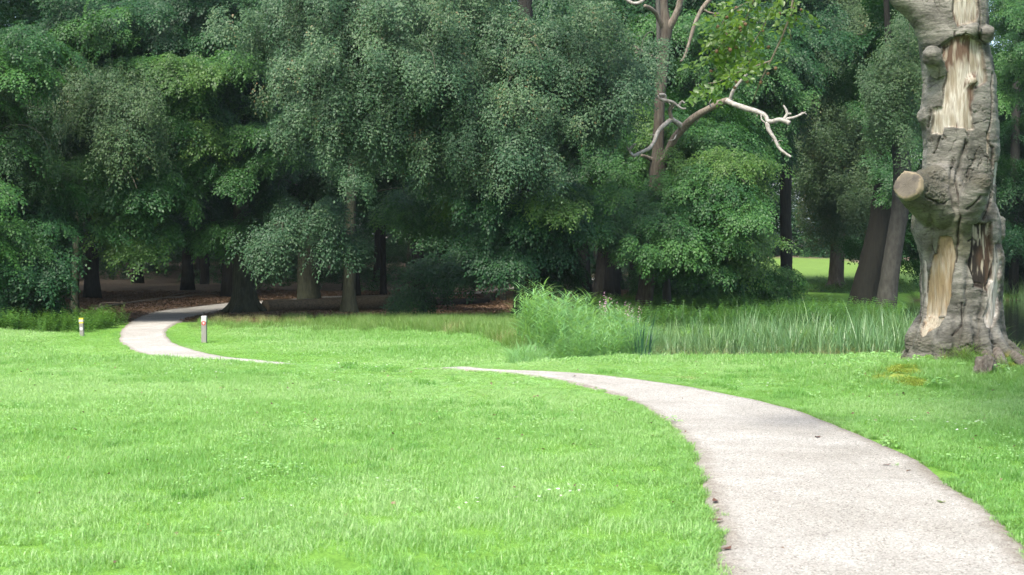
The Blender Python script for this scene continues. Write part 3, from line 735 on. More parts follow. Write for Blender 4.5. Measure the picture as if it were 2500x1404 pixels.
# right edge: woods beyond the pond
front_tree('dark wood edge tree across the pond at the right margin', (2475, 716),
    [(2475, 716, 12), (2475, 500, 11), (2478, 200, 9)], 'barkdark',
    [dict(key='far_dark', blobs=[(2470, 560, 84, 70, 130, 4), (2500, 330, 84, 100, 170, 4), (2560, 600, 84, 90, 130, 4), (2380, 400, 90, 120, 250, 4)], dens=0.22, L=(2, 3.5), W=(1.0, 1.8), tint=(0.1, 0.6), branches=2, nmul=0.5),
     dict(key='mid', blobs=[(2490, 50, 60, 80, 90, 2), (2480, 170, 60, 60, 90, 2)], dens=0.8, droop=0.5, tint=(0.4, 1.0), branches=2)], 38)
front_tree('bushy dark tree on the pond bank beyond the right frame edge', (2590, 716),
    [(2590, 716, 14), (2590, 400, 11), (2590, 100, 9)], 'barkdark',
    [dict(key='far_dark', blobs=[(2620, 500, 82, 120, 190, 4), (2640, 150, 82, 140, 200, 4)], dens=0.2, L=(2, 3.5), W=(1.0, 1.8), tint=(0.1, 0.6), branches=1, nmul=0.5)], 39)

# bare dead twigs under the left olive foliage
root = empty('dead_branch', tuple(at(280, 330, 43)), 'tangle of thin bare grey twigs hanging under the left olive foliage', 'branch')
tw = [[(275, 325), (272, 355), (285, 385)], [(285, 335), (288, 372), (300, 375)], [(268, 345), (262, 370)], [(303, 370), (306, 405), (325, 435), (335, 460)], [(306, 400), (295, 430)], [(290, 340), (300, 362), (292, 395)]]
for i, t_ in enumerate(tw):
    P = np.array([at(u, v, 43 + 0.2 * sin(i * 2.3 + k_)) for k_, (u, v) in enumerate(t_)])
    trunk_obj(root, P, np.linspace(0.018, 0.006, len(P)), 'deadwood', 'twig', 5, 0, 0.2, 10, i)

# ---- far wood and undergrowth, one mass each
def mass(name, n, fn, key, scl, seed, tint=(0.35, 0.2), label=''):
    r = np.random.default_rng(seed); P = fn(r, n); n = len(P)
    c_ = noise(P * np.array([1, 1, 1.3]), 0.28); c2 = noise(P + 50, 0.7)
    keep = ((c_ + 0.5 * c2) > r.uniform(-0.9, 0.25, n)) | (P[:, 2] < H(P[:, 0], P[:, 1]) + 1.2); P = P[keep]; c_ = c_[keep]; n = len(P)
    th = r.uniform(0, 2 * pi, n)
    xd = np.stack([np.cos(th), np.sin(th) - 0.6, r.normal(-0.4, .25, n)], 1); up = np.stack([r.normal(0, .3, n), -0.3 + r.normal(0, .3, n), np.ones(n)], 1)
    o = scatter(name, points_mesh(name, P, frame_euler(xd, up), r.uniform(scl[0], scl[1], n), np.clip(r.normal(tint[0], tint[1], n) + c_ * .25, 0, 1), 5, seed), SG[key])
    o['label'] = label
    return o
def fn_far(r, n):
    x = r.uniform(-70, 95, n); y = r.uniform(0, 1, n) ** 1.3 * 22 + 152 + 3 * np.sin(x * 0.3); z = r.random(n) ** 1.5 * 36
    return np.stack([x, y, H(x, y) + 0.2 + z], 1)
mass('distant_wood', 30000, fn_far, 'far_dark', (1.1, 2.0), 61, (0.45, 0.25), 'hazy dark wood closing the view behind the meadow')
def fn_right(r, n):
    x = r.uniform(27, 75, n); y = 84 + r.random(n) ** 1.2 * 16 + 2 * np.sin(x * .5); z = r.random(n) * 24
    k_ = x > y * 0.345
    x, y, z = x[k_], y[k_], z[k_]
    return np.stack([x, y, H(x, y) + .2 + z], 1)
mass('pondside_wood', 9000, fn_right, 'far_dark', (0.9, 1.5), 62, (0.3, 0.2), 'dark wood on the far side of the pond at the right edge')
def fn_under(r, n):
    x = r.uniform(-60, 14, n); y = 96 + 40 * r.random(n); z = r.random(n) ** 1.4 * np.interp(y, [96, 110, 136], [1.2, 2.8, 5])
    k_ = (path_dist(x, y) > 1.2) & (noise(np.stack([x, y, x * 0], 1), 0.12) > -0.45); x, y, z = x[k_], y[k_], z[k_]
    return np.stack([x, y, H(x, y) + .1 + z], 1)
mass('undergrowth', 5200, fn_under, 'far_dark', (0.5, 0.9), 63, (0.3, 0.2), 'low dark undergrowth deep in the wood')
def fn_back(r, n):
    x = r.uniform(-75, 16, n); y = 138 + 10 * r.random(n); z = r.random(n) * 20
    return np.stack([x, y, H(x, y) + z], 1)
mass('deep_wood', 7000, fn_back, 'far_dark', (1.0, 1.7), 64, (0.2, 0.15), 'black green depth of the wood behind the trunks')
def fn_left(r, n):
    x = r.uniform(-60, -27, n); y = r.uniform(45, 80, n); z = r.random(n) * 18
    k_ = x < -0.36 * y - 8
    return np.stack([x, y, H(x, y) + z], 1)[k_]
mass('left_wood', 3500, fn_left, 'far_dark', (0.9, 1.5), 65, (0.25, 0.15), 'dense wood continuing beyond the left edge')

# ---- brown dead tree with the bleached limb
g = gp(1570, 783); YD = g[1]
dt = empty('dead_tree', tuple(g), 'brown dead tree with bleached crooked limbs standing by the reeds', 'dead tree')
P, R = px_trunk([(1568, 790, 26), (1571, 740, 21), (1580, 680, 19), (1592, 560, 18), (1602, 470, 20), (1607, 400, 20), (1606, 360, 14), (1610, 250, 12.5), (1617, 170, 12.5), (1622, 100, 13), (1625, 70, 15), (1620, 20, 10), (1616, -80, 8)], YD)
P[0, 2] -= 0.2
trunk_obj(dt, P, R, 'barkbrown', seed=9, n=80, wob=0.12)
def dlimb(pts, r0, r1, mat, Y0, Y1=None, name='limb', k_=0):
    Y1 = Y0 if Y1 is None else Y1
    n = len(pts); P = np.array([at(u, v, Y0 + (Y1 - Y0) * i / (n - 1)) for i, (u, v) in enumerate(pts)])
    return trunk_obj(dt, P, np.linspace(r0, r1, n) / F * YD, mat, name, 10, 0, 0.22, 12 * n // 2 + 6, k_)
dlimb([(1628, 75), (1650, 35), (1668, -30)], 10, 7, 'deadwood', YD, YD - .5)
dlimb([(1620, 75), (1603, 40), (1590, 25), (1573, 16)], 7, 4, 'deadwood', YD, YD - 1.0)
dlimb([(1740, -10), (1712, 25), (1695, 60), (1683, 100), (1670, 140), (1660, 152)], 6, 2.5, 'deadwood', YD - 1.2, YD - 1.2)
dlimb([(1712, 24), (1735, 34), (1755, 35)], 3, 1.5, 'deadwood', YD - 1.2, YD - 1.2)
dlimb([(1608, 405), (1628, 378), (1645, 340), (1668, 313), (1690, 290), (1720, 272), (1752, 255), (1776, 246)], 11, 7.5, 'deadwood', YD, YD - 2.2)
dlimb([(1772, 247), (1790, 255), (1818, 265), (1845, 273), (1866, 283), (1874, 298)], 7, 5, 'bleached', YD - 2.2, YD - 2.8)
dlimb([(1872, 298), (1890, 297), (1912, 292), (1935, 288), (1955, 280), (1966, 274)], 6, 1.2, 'bleached', YD - 2.8, YD - 3.0)
dlimb([(1880, 299), (1900, 293), (1915, 296), (1927, 302)], 5, 5.5, 'bleached', YD - 2.8, YD - 3.1)
dlimb([(1912, 292), (1920, 279), (1917, 268), (1911, 258)], 4, 2, 'bleached', YD - 2.9, YD - 2.9)
dlimb([(1920, 279), (1930, 279)], 3, 2.5, 'bleached', YD - 2.9, YD - 2.9)
dlimb([(1871, 300), (1876, 318), (1890, 340), (1900, 360), (1912, 372), (1930, 384)], 5, 2.8, 'bleached', YD - 2.8, YD - 3.2)
dlimb([(1857, 280), (1858, 292), (1866, 300)], 2, 1.5, 'bleached', YD - 2.7, YD - 2.8)
dlimb([(1780, 246), (1788, 225), (1802, 205), (1822, 182)], 4.5, 3, 'bleached', YD - 2.2, YD - 2.6)
dlimb([(1670, 314), (1655, 303), (1638, 291)], 8, 6, 'bleached', YD - .9, YD - 1.2)
dlimb([(1638, 293), (1622, 305), (1606, 322), (1597, 345), (1585, 362), (1565, 372), (1545, 382)], 5.5, 4, 'bleached', YD - 1.2, YD - 2.0)
dlimb([(1545, 382), (1537, 370), (1530, 358)], 4, 2, 'bleached', YD - 2.0, YD - 2.0)
dlimb([(1537, 366), (1545, 356), (1551, 352)], 3, 2, 'bleached', YD - 2.0, YD - 2.1)
dlimb([(1638, 290), (1635, 268), (1643, 256)], 5, 4, 'deadwood', YD - 1.2, YD - 1.4)
dlimb([(1604, 237), (1618, 245), (1640, 250), (1655, 260), (1664, 266), (1674, 266)], 4.5, 2, 'bleached', YD - 1.4, YD - 1.6)
dlimb([(1624, 246), (1622, 233), (1609, 233)], 3, 4, 'bleached', YD - 1.4, YD - 1.5)
dlimb([(1656, 259), (1664, 249), (1671, 253)], 3, 2, 'bleached', YD - 1.5, YD - 1.6)
rt = np.random.default_rng(88)
for k_, (u, v) in enumerate([(1700, 285), (1735, 262), (1790, 255), (1845, 273), (1885, 335), (1605, 322), (1585, 362), (1897, 350), (1950, 281), (1812, 195), (1650, 330), (1618, 250), (1640, 248), (1560, 374)]):
    a_ = rt.uniform(0, 6.28); l_ = rt.uniform(10, 26)
    dlimb([(u, v), (u + l_ * .5 * cos(a_), v + l_ * .5 * sin(a_)), (u + l_ * cos(a_ + .5), v + l_ * sin(a_ + .5))], 2.2, .5, 'bleached' if k_ % 3 else 'deadwood', YD - (2.2 if u > 1700 else 1.0), YD - (2.4 if u > 1700 else 1.3), 'twig', k_)
dlimb([(1520, -6), (1535, 6), (1550, 11), (1565, 6), (1574, -4)], 4, 4, 'bleached', YD - .8, YD - .8)
dlimb([(1600, 395), (1580, 385), (1566, 380)], 6, 4, 'deadwood', YD, YD - .4)
dlimb([(1610, 148), (1570, 128), (1530, 108), (1480, 100), (1455, 100)], 4, 2, 'deadwood', YD, YD + .3)
dlimb([(1568, 128), (1540, 132), (1510, 138), (1490, 150)], 3.5, 2, 'deadwood', YD + .1, YD + .1)

# ---- lying log, fallen boughs, low bench of stumps
def log_thing(label, a, b, ra, rb, matn, name='fallen_log', bend=0.1, end=True, cat='log', seg=18):
    g = (np.array(a) + np.array(b)) / 2
    root = empty(name, (g[0], g[1], Hs(g[0], g[1])), label, cat)
    m1 = np.array(a) * .66 + np.array(b) * .34 + [0, bend, 0.0]; m2 = np.array(a) * .33 + np.array(b) * .67 + [0, -bend, 0.0]
    trunk_obj(root, [a, m1, m2, b], [ra, ra * .95, rb * 1.05, rb], matn, 'log_body', seg, 0.02, 0.05, 40)
    if end:
        d = np.array(a) - m1; d /= np.linalg.norm(d)
        P = [np.array(a) + d * 0.002, np.array(a) + d * 0.012]
        trunk_obj(root, P, [ra * .9, ra * .86], 'cut', 'cut_end', seg, 0.02, 0.02, 2)
    return root
M['cut'] = simple_mat('cut_wood', (0.30, 0.235, 0.15), 0.8, 0.2, 0.5, 30, 0.003)
M['logbark'] = simple_mat('peeled_log', (0.185, 0.150, 0.095), 0.85, 0.2, 0.5, 4.0, 0.015, (0.085, 0.068, 0.045), (1, 4, 4))
a = gp(648, 764); b = gp(1010, 752)
log_thing('long peeled log lying behind the slim beech', (a[0], a[1], a[2] + .24), (b[0], b[1], b[2] + .28), 0.25, 0.30, 'logbark')
a = gp(1000, 752); b = gp(1190, 742)
log_thing('darker thin log continuing right of the long peeled one', (a[0] + .2, a[1] + .7, a[2] + .16), (b[0], b[1] + .3, b[2] + .14), 0.17, 0.14, 'barkdark', end=False)
for k_, (pts, rr) in enumerate([([(235, 758), (280, 748), (345, 738), (400, 730), (470, 724)], 0.075), ([(240, 755), (246, 742), (275, 739), (295, 740), (297, 734)], 0.04), ([(350, 738), (385, 733), (420, 722), (460, 714)], 0.05), ([(420, 731), (470, 722), (540, 716)], 0.045)]):
    pp = np.array([gp(u, v + 2) for u, v in pts]) + np.array([0, 0, rr * 1.2]); 
    if k_ in (1,): 
        y0 = pp[0, 1]; pp = np.array([at(u, v, y0 + 0.1 * i) for i, (u, v) in enumerate(pts)])
    lab = ['longest fallen bough lying left of the path in the shade', 'crooked forked bough end sticking up from the leaf litter', 'short pale bough lying against the longest one', 'thin bough pointing at the big beech'][k_]
    root = empty('fallen_branch', tuple(pp[0]), lab, 'branch', 'fallen boughs left of the path')
    trunk_obj(root, pp, np.linspace(rr, rr * .4, len(pp)), 'twig', 'bough', 8, 0, 0.25, 30, k_)
for k_, (u, v, hw, hh, lab) in enumerate([(1196, 736, 14, 22, 'squat cut stump left under the bright low leaves'), (1228, 733, 9, 17, 'narrower cut stump right under the bright low leaves')]):
    g = gp(u, v); root = empty('tree_stump', tuple(g), lab, 'stump', 'stumps under the low leaves'); s_ = g[1] / F
    trunk_obj(root, [g - [0, 0, .1], g + [0, 0, hh * s_ * .5], g + [0, 0, hh * s_]], [hw * s_ * 1.2, hw * s_, hw * s_ * .95], 'barkdark', 'stump_body', 16, 0.04, 0.1, 8, k_)
    trunk_obj(root, [g + [0, 0, hh * s_ + .002], g + [0, 0, hh * s_ + .012]], [hw * s_ * .88, hw * s_ * .84], 'cut', 'cut_top', 16, 0.04, 0.02, 2, k_)
# ================================================================== GRASS AND HERBS
def blade(Q, r, p, h, w, az, bend, seg=3, a=None, up0=0.0):
    """one curved blade of seg quads"""
    d = np.array([cos(az), sin(az), 0]); sd = np.array([-sin(az), cos(az), 0])
    t_ = np.linspace(0, 1, seg + 1)
    c = p + d * (bend * h * t_ ** 2 + up0 * h * t_)[:, None] + np.array([0, 0, 1.0]) * (h * (t_ - 0.35 * bend * t_ ** 2.5))[:, None]
    ww = w * np.array([0.8, 1.0, 0.75, 0.08])[:seg + 1] if seg == 3 else w * np.linspace(1, 0.1, seg + 1)
    tw = r.uniform(-.6, .6); s2 = sd * cos(tw) + np.array([0, 0, 1]) * sin(tw) * 0.3
    v = np.empty((2 * (seg + 1), 3)); v[0::2] = c - s2 * ww[:, None] / 2; v[1::2] = c + s2 * ww[:, None] / 2
    f = [(2 * k_, 2 * k_ + 1, 2 * k_ + 3, 2 * k_ + 2) for k_ in range(seg)]
    Q.add(v, f, r.random() if a is None else a)

def tuft(seed, n, R, h0, h1, w, b0=0.2, b1=0.9, seg=3):
    r = np.random.default_rng(seed); Q = Quads()
    for k_ in range(n):
        a = r.uniform(0, 6.28); rad = R * math.sqrt(r.random())
        blade(Q, r, np.array([rad * cos(a), rad * sin(a), -0.01]), r.uniform(h0, h1), w * r.uniform(.7, 1.2), r.uniform(0, 6.28), r.uniform(b0, b1), seg)
    return Q

def group_of(name, qs, mat):
    return scatter_tree([src(name + '_source', q.mesh(name + '_source', M[mat])) for q in qs], name + '_scatter')

def lay(name, x, y, ng, s, tint, seed, label, zoff=0.0, nvar=4, lean=0.12, z=None):
    r = np.random.default_rng(seed); n = len(x)
    P = np.stack([x, y, (H(x, y) if z is None else z) + zoff], 1)
    rot = np.stack([r.normal(0, lean, n), r.normal(0, lean, n), r.uniform(0, 6.28, n)], 1)
    o = scatter(name, points_mesh(name, P, rot, s, np.clip(tint, 0, 1), nvar, seed), ng)
    o['label'] = label
    return o

r = np.random.default_rng(501)
def patch_tint(x, y):
    p3 = np.stack([x, y, x * 0], 1)
    return 0.5 + 0.50 * noise(p3, 0.45) + 0.42 * noise(p3 + 31, 1.7) + 0.15 * sm(9, 20, y)
# near lawn
NGg = group_of('lawn_patch', [tuft(600 + k_, 150, 0.16, 0.028, 0.075, 0.0040, .25, 1.1) for k_ in range(4)], 'grass')
n = 26000
y = 4 + 22.5 * np.sqrt(r.random(n)); x = r.uniform(-1, 1, n) * (0.40 * y + 2.0)
pd_ = path_dist(x, y); k_ = (pd_ > 0.17) & (shore(x, y) < 2.0)
x, y, pd_ = x[k_], y[k_], pd_[k_]
hn = 1 + 0.35 * noise(np.stack([x, y, x * 0 + 7], 1), 1.4)
lowg = 1 - .80 * sm(14, 18.5, y) * (1 - sm(1.0, 3.5, pd_)); sc3 = np.stack([hn * 0 + 1, hn * 0 + 1, r.uniform(.75, 1.2, len(x)) * hn * lowg], 1)
dm = dry_mask(x, y)
k_ = r.random(len(x)) > dm * 0.8
lay('lawn_grass', x[k_], y[k_], NGg, sc3[k_], patch_tint(x, y)[k_] + r.normal(0, .12, k_.sum()), 1, 'bright green lawn grass on both sides of the path')
# coarser lawn farther off
NGf = group_of('lawn_patch_far', [tuft(620 + k_, 90, 0.26, 0.04, 0.10, 0.010) for k_ in range(4)], 'grass')
n = 24000
y = 22 + 26 * r.random(n) ** 0.8; x = r.uniform(-0.42, 0.42, n) * y
bd = np.interp(x, [-60, -12, -9, 0, 2, 5], [43, 43.5, 44, 45, 44, 44])
k_ = (path_dist(x, y) > 0.2) & (pond_mask(x, y) < 0.12) & (y < bd - 1 + r.normal(0, 1.2, n)) & (r.random(n) > dry_mask(x, y) * 0.85)
x, y = x[k_], y[k_]
lay('lawn_grass', x, y, NGf, np.stack([x * 0 + 1, x * 0 + 1, r.uniform(.7, 1.2, len(x)) * (1 - .75 * (1 - sm(.8, 3, path_dist(x, y))))], 1), patch_tint(x, y) + r.normal(0, .12, len(x)) - 0.1, 2, 'shorter green lawn beyond the path towards the wood')
# small tufts creeping over the path edges
NGe = group_of('edge_tuft', [tuft(640 + k_, 26, 0.045, 0.02, 0.07, 0.0048, 0.4, 1.3) for k_ in range(4)], 'grass')
n = 30000
q_ = r.integers(0, NP, n); side = r.random(n) < 0.5
off = np.abs(r.normal(0, 0.10, n)) - 0.075; dirn = across[q_] * np.where(side, -1, 1)[:, None]
q_ = np.minimum(q_, NP - 2); tq = r.random(n)[:, None]
e = np.where(side[:, None], PAe[q_] * (1 - tq) + PAe[q_ + 1] * tq, PBe[q_] * (1 - tq) + PBe[q_ + 1] * tq) + dirn * off[:, None] + r.normal(0, .02, (n, 2))
k_ = (e[:, 1] > 4) & (e[:, 1] < 40) & (noise(np.column_stack([e, e[:, 0] * 0]), 3.0) > -0.55 - 6 * off)
e = e[k_]
lay('edge_grass', e[:, 0], e[:, 1], NGe, r.uniform(.7, 1.3, len(e)) * (1 - .6 * sm(14, 18, e[:, 1])), patch_tint(e[:, 0], e[:, 1]) - .05, 3, 'grass tufts creeping over the gravel path edges', 0.012)
n = 90
q_ = r.integers(10, NP, n); t_ = r.random(n) ** 3 * 0.22; side = r.random(n) < .5
e = np.where(side[:, None], PAe[q_] * (1 - t_)[:, None] + PBe[q_] * t_[:, None], PBe[q_] * (1 - t_)[:, None] + PAe[q_] * t_[:, None])
k_ = (e[:, 1] > 5) & (e[:, 1] < 22); e = e[k_]
lay('path_tuft', e[:, 0], e[:, 1], NGe, r.uniform(.5, .9, len(e)), r.uniform(.2, .7, len(e)), 4, 'stray grass tufts rooted in the gravel', 0.02)
M['grassmid'] = leaf_mat('lush_grass_blade', (0.075, 0.215, 0.045), (0.12, 0.29, 0.06), (0.20, 0.38, 0.10), .42, .42, .45)
# darker taller tufts in the lawn
NGt = group_of('tall_tuft', [tuft(660 + k_, 60, 0.10, 0.07, 0.15, 0.006, .3, 1.0) for k_ in range(4)], 'grassmid')
n = 3200
y = 5 + 18 * np.sqrt(r.random(n)); x = r.uniform(-.42, .42, n) * y
k_ = (path_dist(x, y) > .25) & (noise(np.stack([x, y, x * 0 + 3], 1), 0.9) > 0.22); x, y = x[k_], y[k_]
lay('grass_tuft', x, y, NGt, r.uniform(.5, .95, len(x)), r.uniform(.3, .8, len(x)), 5, 'darker taller grass tufts scattered in the lawn')

# broad weed leaves in the lawn
def rosette(seed, n, lf, ht, R=0.07):
    r = np.random.default_rng(seed); Q = Quads()
    for k_ in range(n):
        a = r.uniform(0, 6.28); rad = R * math.sqrt(r.random()); p0 = np.array([rad * cos(a), rad * sin(a), ht * r.uniform(.5, 1)])
        leaf(Q, r, p0, np.array([cos(a), sin(a), r.normal(0, .25)]), np.array([r.normal(0, .3), r.normal(0, .3), 1]), lf * r.uniform(.7, 1.2), lf * .75 * r.uniform(.8, 1.1), .15)
    return Q
NGw = group_of('weed_leaf', [rosette(680 + k_, 16, 0.024, 0.05, 0.10) for k_ in range(4)], 'weed')
n = 5000
y = 5 + 20 * np.sqrt(r.random(n)); x = r.uniform(-.42, .42, n) * y
f_ = noise(np.stack([x, y, x * 0 + 13], 1), 0.8) + .5 * noise(np.stack([x, y, x * 0 + 23], 1), 3.0)
k_ = (path_dist(x, y) > .15) & (f_ > 0.18) & (shore(x, y) < 1); x, y = x[k_], y[k_]
lay('clover_leaves', x, y, NGw, r.uniform(.6, 1.25, len(x)), r.uniform(.3, 1, len(x)), 6, 'patches of pale clover and plantain leaves in the lawn', 0.01)

# white specks of far daisies
def daisy_head(seed, rad=0.011, stem=0.07):
    V = []; Fc = []; nP = 10
    for k_ in range(nP):
        a = 2 * pi * k_ / nP; b_ = 2 * pi * (k_ + .42) / nP; c_ = 2 * pi * (k_ - .42) / nP
        o_ = len(V)
        V += [(cos(a) * rad * .22, sin(a) * rad * .22, stem), (cos(c_) * rad * .75, sin(c_) * rad * .75, stem + .001), (cos(a) * rad, sin(a) * rad, stem + .002), (cos(b_) * rad * .75, sin(b_) * rad * .75, stem + .001)]
        Fc.append((o_, o_ + 1, o_ + 2, o_ + 3))
    return np.array(V), Fc
V_, F_ = daisy_head(1)
NGd = scatter_tree([src('daisy_source', mesh_from('daisy_source', V_, np.array(F_), [M['petal']], smooth=False))], 'daisy_scatter')
n = 5000
y = 9 + 28 * r.random(n); x = r.uniform(-.42, .42, n) * y
f_ = noise(np.stack([x, y, x * 0 + 43], 1), 0.45) + .5 * noise(np.stack([x, y, x * 0 + 53], 1), 2.0)
k_ = (path_dist(x, y) > .2) & (pond_mask(x, y) < .1) & (f_ > 0.42); x, y = x[k_], y[k_]
lay('daisy_carpet', x, y, NGd, r.uniform(.8, 1.3, len(x)), r.random(len(x)), 7, 'tiny white daisies speckling the farther lawn', 0.0, 1)
# the four daisies one can pick out near the camera
V_, F_ = daisy_head(1, 0.014, 0.0)
sph = tube_geo([(0, 0, -.001), (0, 0, .002), (0, 0, .004)], [0.004, 0.0045, 0.002], 8)
stm = tube_geo([(0, 0, 0), (0.003, 0, .04), (0, 0, .078)], [0.0014, 0.0012, 0.0012], 5)
M['stem'] = simple_mat('flower_stem', (0.10, 0.20, 0.04)); M['disc'] = simple_mat('daisy_disc', (0.65, 0.45, 0.03))
meP = mesh_from('petal', V_, np.array(F_), [M['petal']], smooth=False); meC = mesh_from('disc', *sph, [M['disc']]); meS = mesh_from('stem', *stm, [M['stem']])
for (u, v, lab) in [(334, 1304, 'left daisy of the near pair low in the lawn'), (358, 1305, 'right daisy of the near pair low in the lawn'), (537, 1322, 'larger daisy by itself right of the near pair'), (530, 1333, 'smaller daisy just below the larger lone one')]:
    g = gp(u, v + 10); d_ = empty('daisy', tuple(g), lab, 'flower', 'daisies picked out in the near lawn')
    link('stem', meS, d_); o_ = link('petals', meP, d_, loc=(0, 0, .078)); o_.rotation_euler = (-.4, .1, 0); o_ = link('disc', meC, d_, loc=(0, 0, .079)); o_.rotation_euler = (-.4, .1, 0)

# fallen leaves on the path
for k_, (u, v, lab) in enumerate([(1998, 1076, 'curled dark red leaf in the middle of the path'), (1750, 1283, 'dark brown leaf by the grass tuft on the left path edge'), (1748, 1236, 'small curled leaf above the tuft at the left path edge'), (1771, 1356, 'lowest dark leaf near the left path edge'), (2163, 1145, 'flat brown leaf towards the right path edge'), (2300, 1238, 'pale scrap of leaf in the right part of the path')]):
    g = gp(u, v); rr = np.random.default_rng(k_); a = rr.uniform(0, 6.28); s_ = 0.045
    V_ = np.array([[-1, 0, .15], [-.3, .45, .02], [.6, .38, .1], [1.1, 0, .35], [.6, -.4, .05], [-.3, -.42, .12], [0, 0, .0]]) * s_
    F_ = [(0, 6, 1), (1, 6, 2), (2, 6, 3), (3, 6, 4), (4, 6, 5), (5, 6, 0)]
    o_ = link('fallen_leaf', mesh_from('fallen_leaf', V_, F_, [M['leafbrown'] if k_ != 5 else M['straw']]), loc=(g[0], g[1], g[2] + .03)); o_.rotation_euler = (0, 0, a)
    tag(o_, lab, 'leaf', 'fallen leaves on the path')

# rough grass band before the wood
NGl = group_of('rough_tuft', [tuft(700 + k_, 46, 0.16, 0.16, 0.42, 0.008, .2, .8) for k_ in range(4)], 'grassdark')
NGs = group_of('straw_tuft', [tuft(720 + k_, 40, 0.16, 0.14, 0.46, 0.006, .15, .7) for k_ in range(4)], 'straw')
n = 9000
x = r.uniform(-10, 2.2, n); y = r.uniform(27, 47.5, n)
lo = np.interp(x, [-10, -6, -3, -1, 0, 2], [42, 41.5, 40, 37.5, 31.5, 26.5])
k_ = (y > lo + r.normal(0, .8, n)) & (path_dist(x, y) > .5) & (pond_mask(x, y) < .35) & (r.random(n) < np.interp(x, [-10, -5, -2], [.25, .45, 1.0])); x, y = x[k_], y[k_]
sg_ = noise(np.stack([x, y, x * 0 + 9], 1), .6)
hs = np.interp(x, [-10, -4, 1], [.7, .95, 1.3]) * r.uniform(.7, 1.15, len(x)) * np.interp(y, [26, 30, 38], [.8, .9, 1])
a_ = (sg_ + np.interp(x, [-10, -6, -2], [.4, .1, -.25])) > 0.38
lay('rough_grass', x[~a_], y[~a_], NGl, hs[~a_], r.uniform(.2, .9, (~a_).sum()), 8, 'rough uncut grass between lawn and wood', -.02)
lay('dry_grass', x[a_], y[a_], NGs, hs[a_], r.uniform(.1, .8, a_.sum()), 9, 'straw coloured dry grass heads before the wood', -.02)

n = 260
y = 5 + 18 * np.sqrt(r.random(n)); x = r.uniform(-.42, .42, n) * y
k_ = (path_dist(x, y) > 0) | (r.random(n) < .3); lay_x, lay_y = x[k_], y[k_]
# reeds
def reed_clump(seed, n, h0, h1, w, R, b=(.05, .5)):
    r = np.random.default_rng(seed); Q = Quads()
    for k_ in range(n):
        a = r.uniform(0, 6.28); rad = R * math.sqrt(r.random())
        blade(Q, r, np.array([rad * cos(a), rad * sin(a), -.05]), r.uniform(h0, h1), w * r.uniform(.7, 1.2), r.uniform(0, 6.28), r.uniform(*b), 6, up0=r.uniform(0, .18))
    return Q
NGr = group_of('reed_clump', [reed_clump(740 + k_, 11, .45, 1.2, .031, .15, (.05, .65)) for k_ in range(4)], 'reed')
n = 1900
x = r.uniform(1.4, 17, n); y = 32.2 + 8.5 * r.random(n) ** 1.1
k_ = (r.random(n) < np.interp(noise(np.stack([x, y, x * 0], 1), .9), [-.5, .2], [.12, 1])) & (x < .30 * y + 1.3); x, y = x[k_], y[k_]
hs = np.where(r.random(len(x)) < .06, 1.35, 1.0) * r.uniform(.7, 1.1, len(x)) * np.interp(x, [1, 3, 5.5, 8, 14], [.92, .78, .80, 1.0, .92]) * (1 + .28 * noise(np.stack([x, y, x * 0 + 4], 1), .8))
z_ = np.maximum(H(x, y), -.62)
lay('reeds', x, y, NGr, hs, .5 + .42 * noise(np.stack([x, y, x * 0 + 8], 1), .9) + r.normal(0, .18, len(x)), 10, 'band of blue green reeds standing in the pond edge', 0, 4, .10, z_)
NGy = group_of('old_reed', [reed_clump(760 + k_, 10, .15, .6, .012, .25, (.2, 1.2)) for k_ in range(4)], 'straw')
n = 420
x = r.uniform(2, 16, n); y = 32.0 + 1.8 * r.random(n)
lay('dead_reeds', x, y, NGy, r.uniform(.6, 1, n), r.uniform(0, .6, n), 11, 'bent straw coloured old reeds at the waterline', 0, 4, .2, np.maximum(H(x, y), -.6))
def phrag(seed, n=5, h=1.7):
    r = np.random.default_rng(seed); Q = Quads()
    for k_ in range(n):
        a = r.uniform(0, 6.28); rad = .22 * math.sqrt(r.random()); p0 = np.array([rad * cos(a), rad * sin(a), -.05]); hh = h * r.uniform(.7, 1.05)
        az = r.uniform(0, 6.28); bd_ = r.uniform(.03, .16)
        blade(Q, r, p0, hh, .012, az, bd_, 5, .4); blade(Q, r, p0, hh, .012, az + 1.57, bd_ * .1, 5, .4)
        m_ = 13
        for j in range(m_):
            s_ = .25 + .72 * j / m_; c_ = p0 + np.array([cos(az), sin(az), 0]) * bd_ * hh * s_ * s_ + np.array([0, 0, hh * s_])
            la = az + (j % 2) * pi + r.normal(0, .5); ll = r.uniform(.24, .42) * (1.1 - .4 * s_)
            blade(Q, r, c_, ll * .75, .030, la, r.uniform(.7, 1.3), 4, None, up0=1.2)
    return Q
NGp = group_of('tall_reed', [phrag(780 + k_, 5, 1.62) for k_ in range(5)], 'reedfresh')
n = 210
x = r.uniform(0.15, 3.2, n); y = r.uniform(26.5, 32.5, n)
k_ = (x < np.interp(y, [26.5, 28, 32.5], [1.6, 2.4, 3.2])) & (x > np.interp(y, [26.5, 30, 32.5], [.9, .35, .15])); x, y = x[k_], y[k_]
hs = np.interp(x, [.1, .8, 1.6, 2.4, 3.2], [1.05, 1.02, .95, .8, .62]) * r.uniform(.72, 1.05, len(x)) * np.interp(y, [26.5, 29], [.7, 1.0])
lay('tall_reeds', x, y, NGp, hs, r.uniform(.2, .9, len(x)), 12, 'tall fresh green leafy reeds at the left end of the pond', 0, 5, .10, np.maximum(H(x, y), -.58))
NGb = group_of('low_clump', [tuft(800 + k_, 70, .22, .25, .6, .011, .4, 1.3) for k_ in range(4)], 'reedfresh')
n = 260
x = r.uniform(.1, 3.6, n); y = r.uniform(25.0, 28.5, n); k_ = (x < np.interp(y, [25, 27, 28.5], [2.4, 3.0, 3.6])); x, y = x[k_], y[k_]
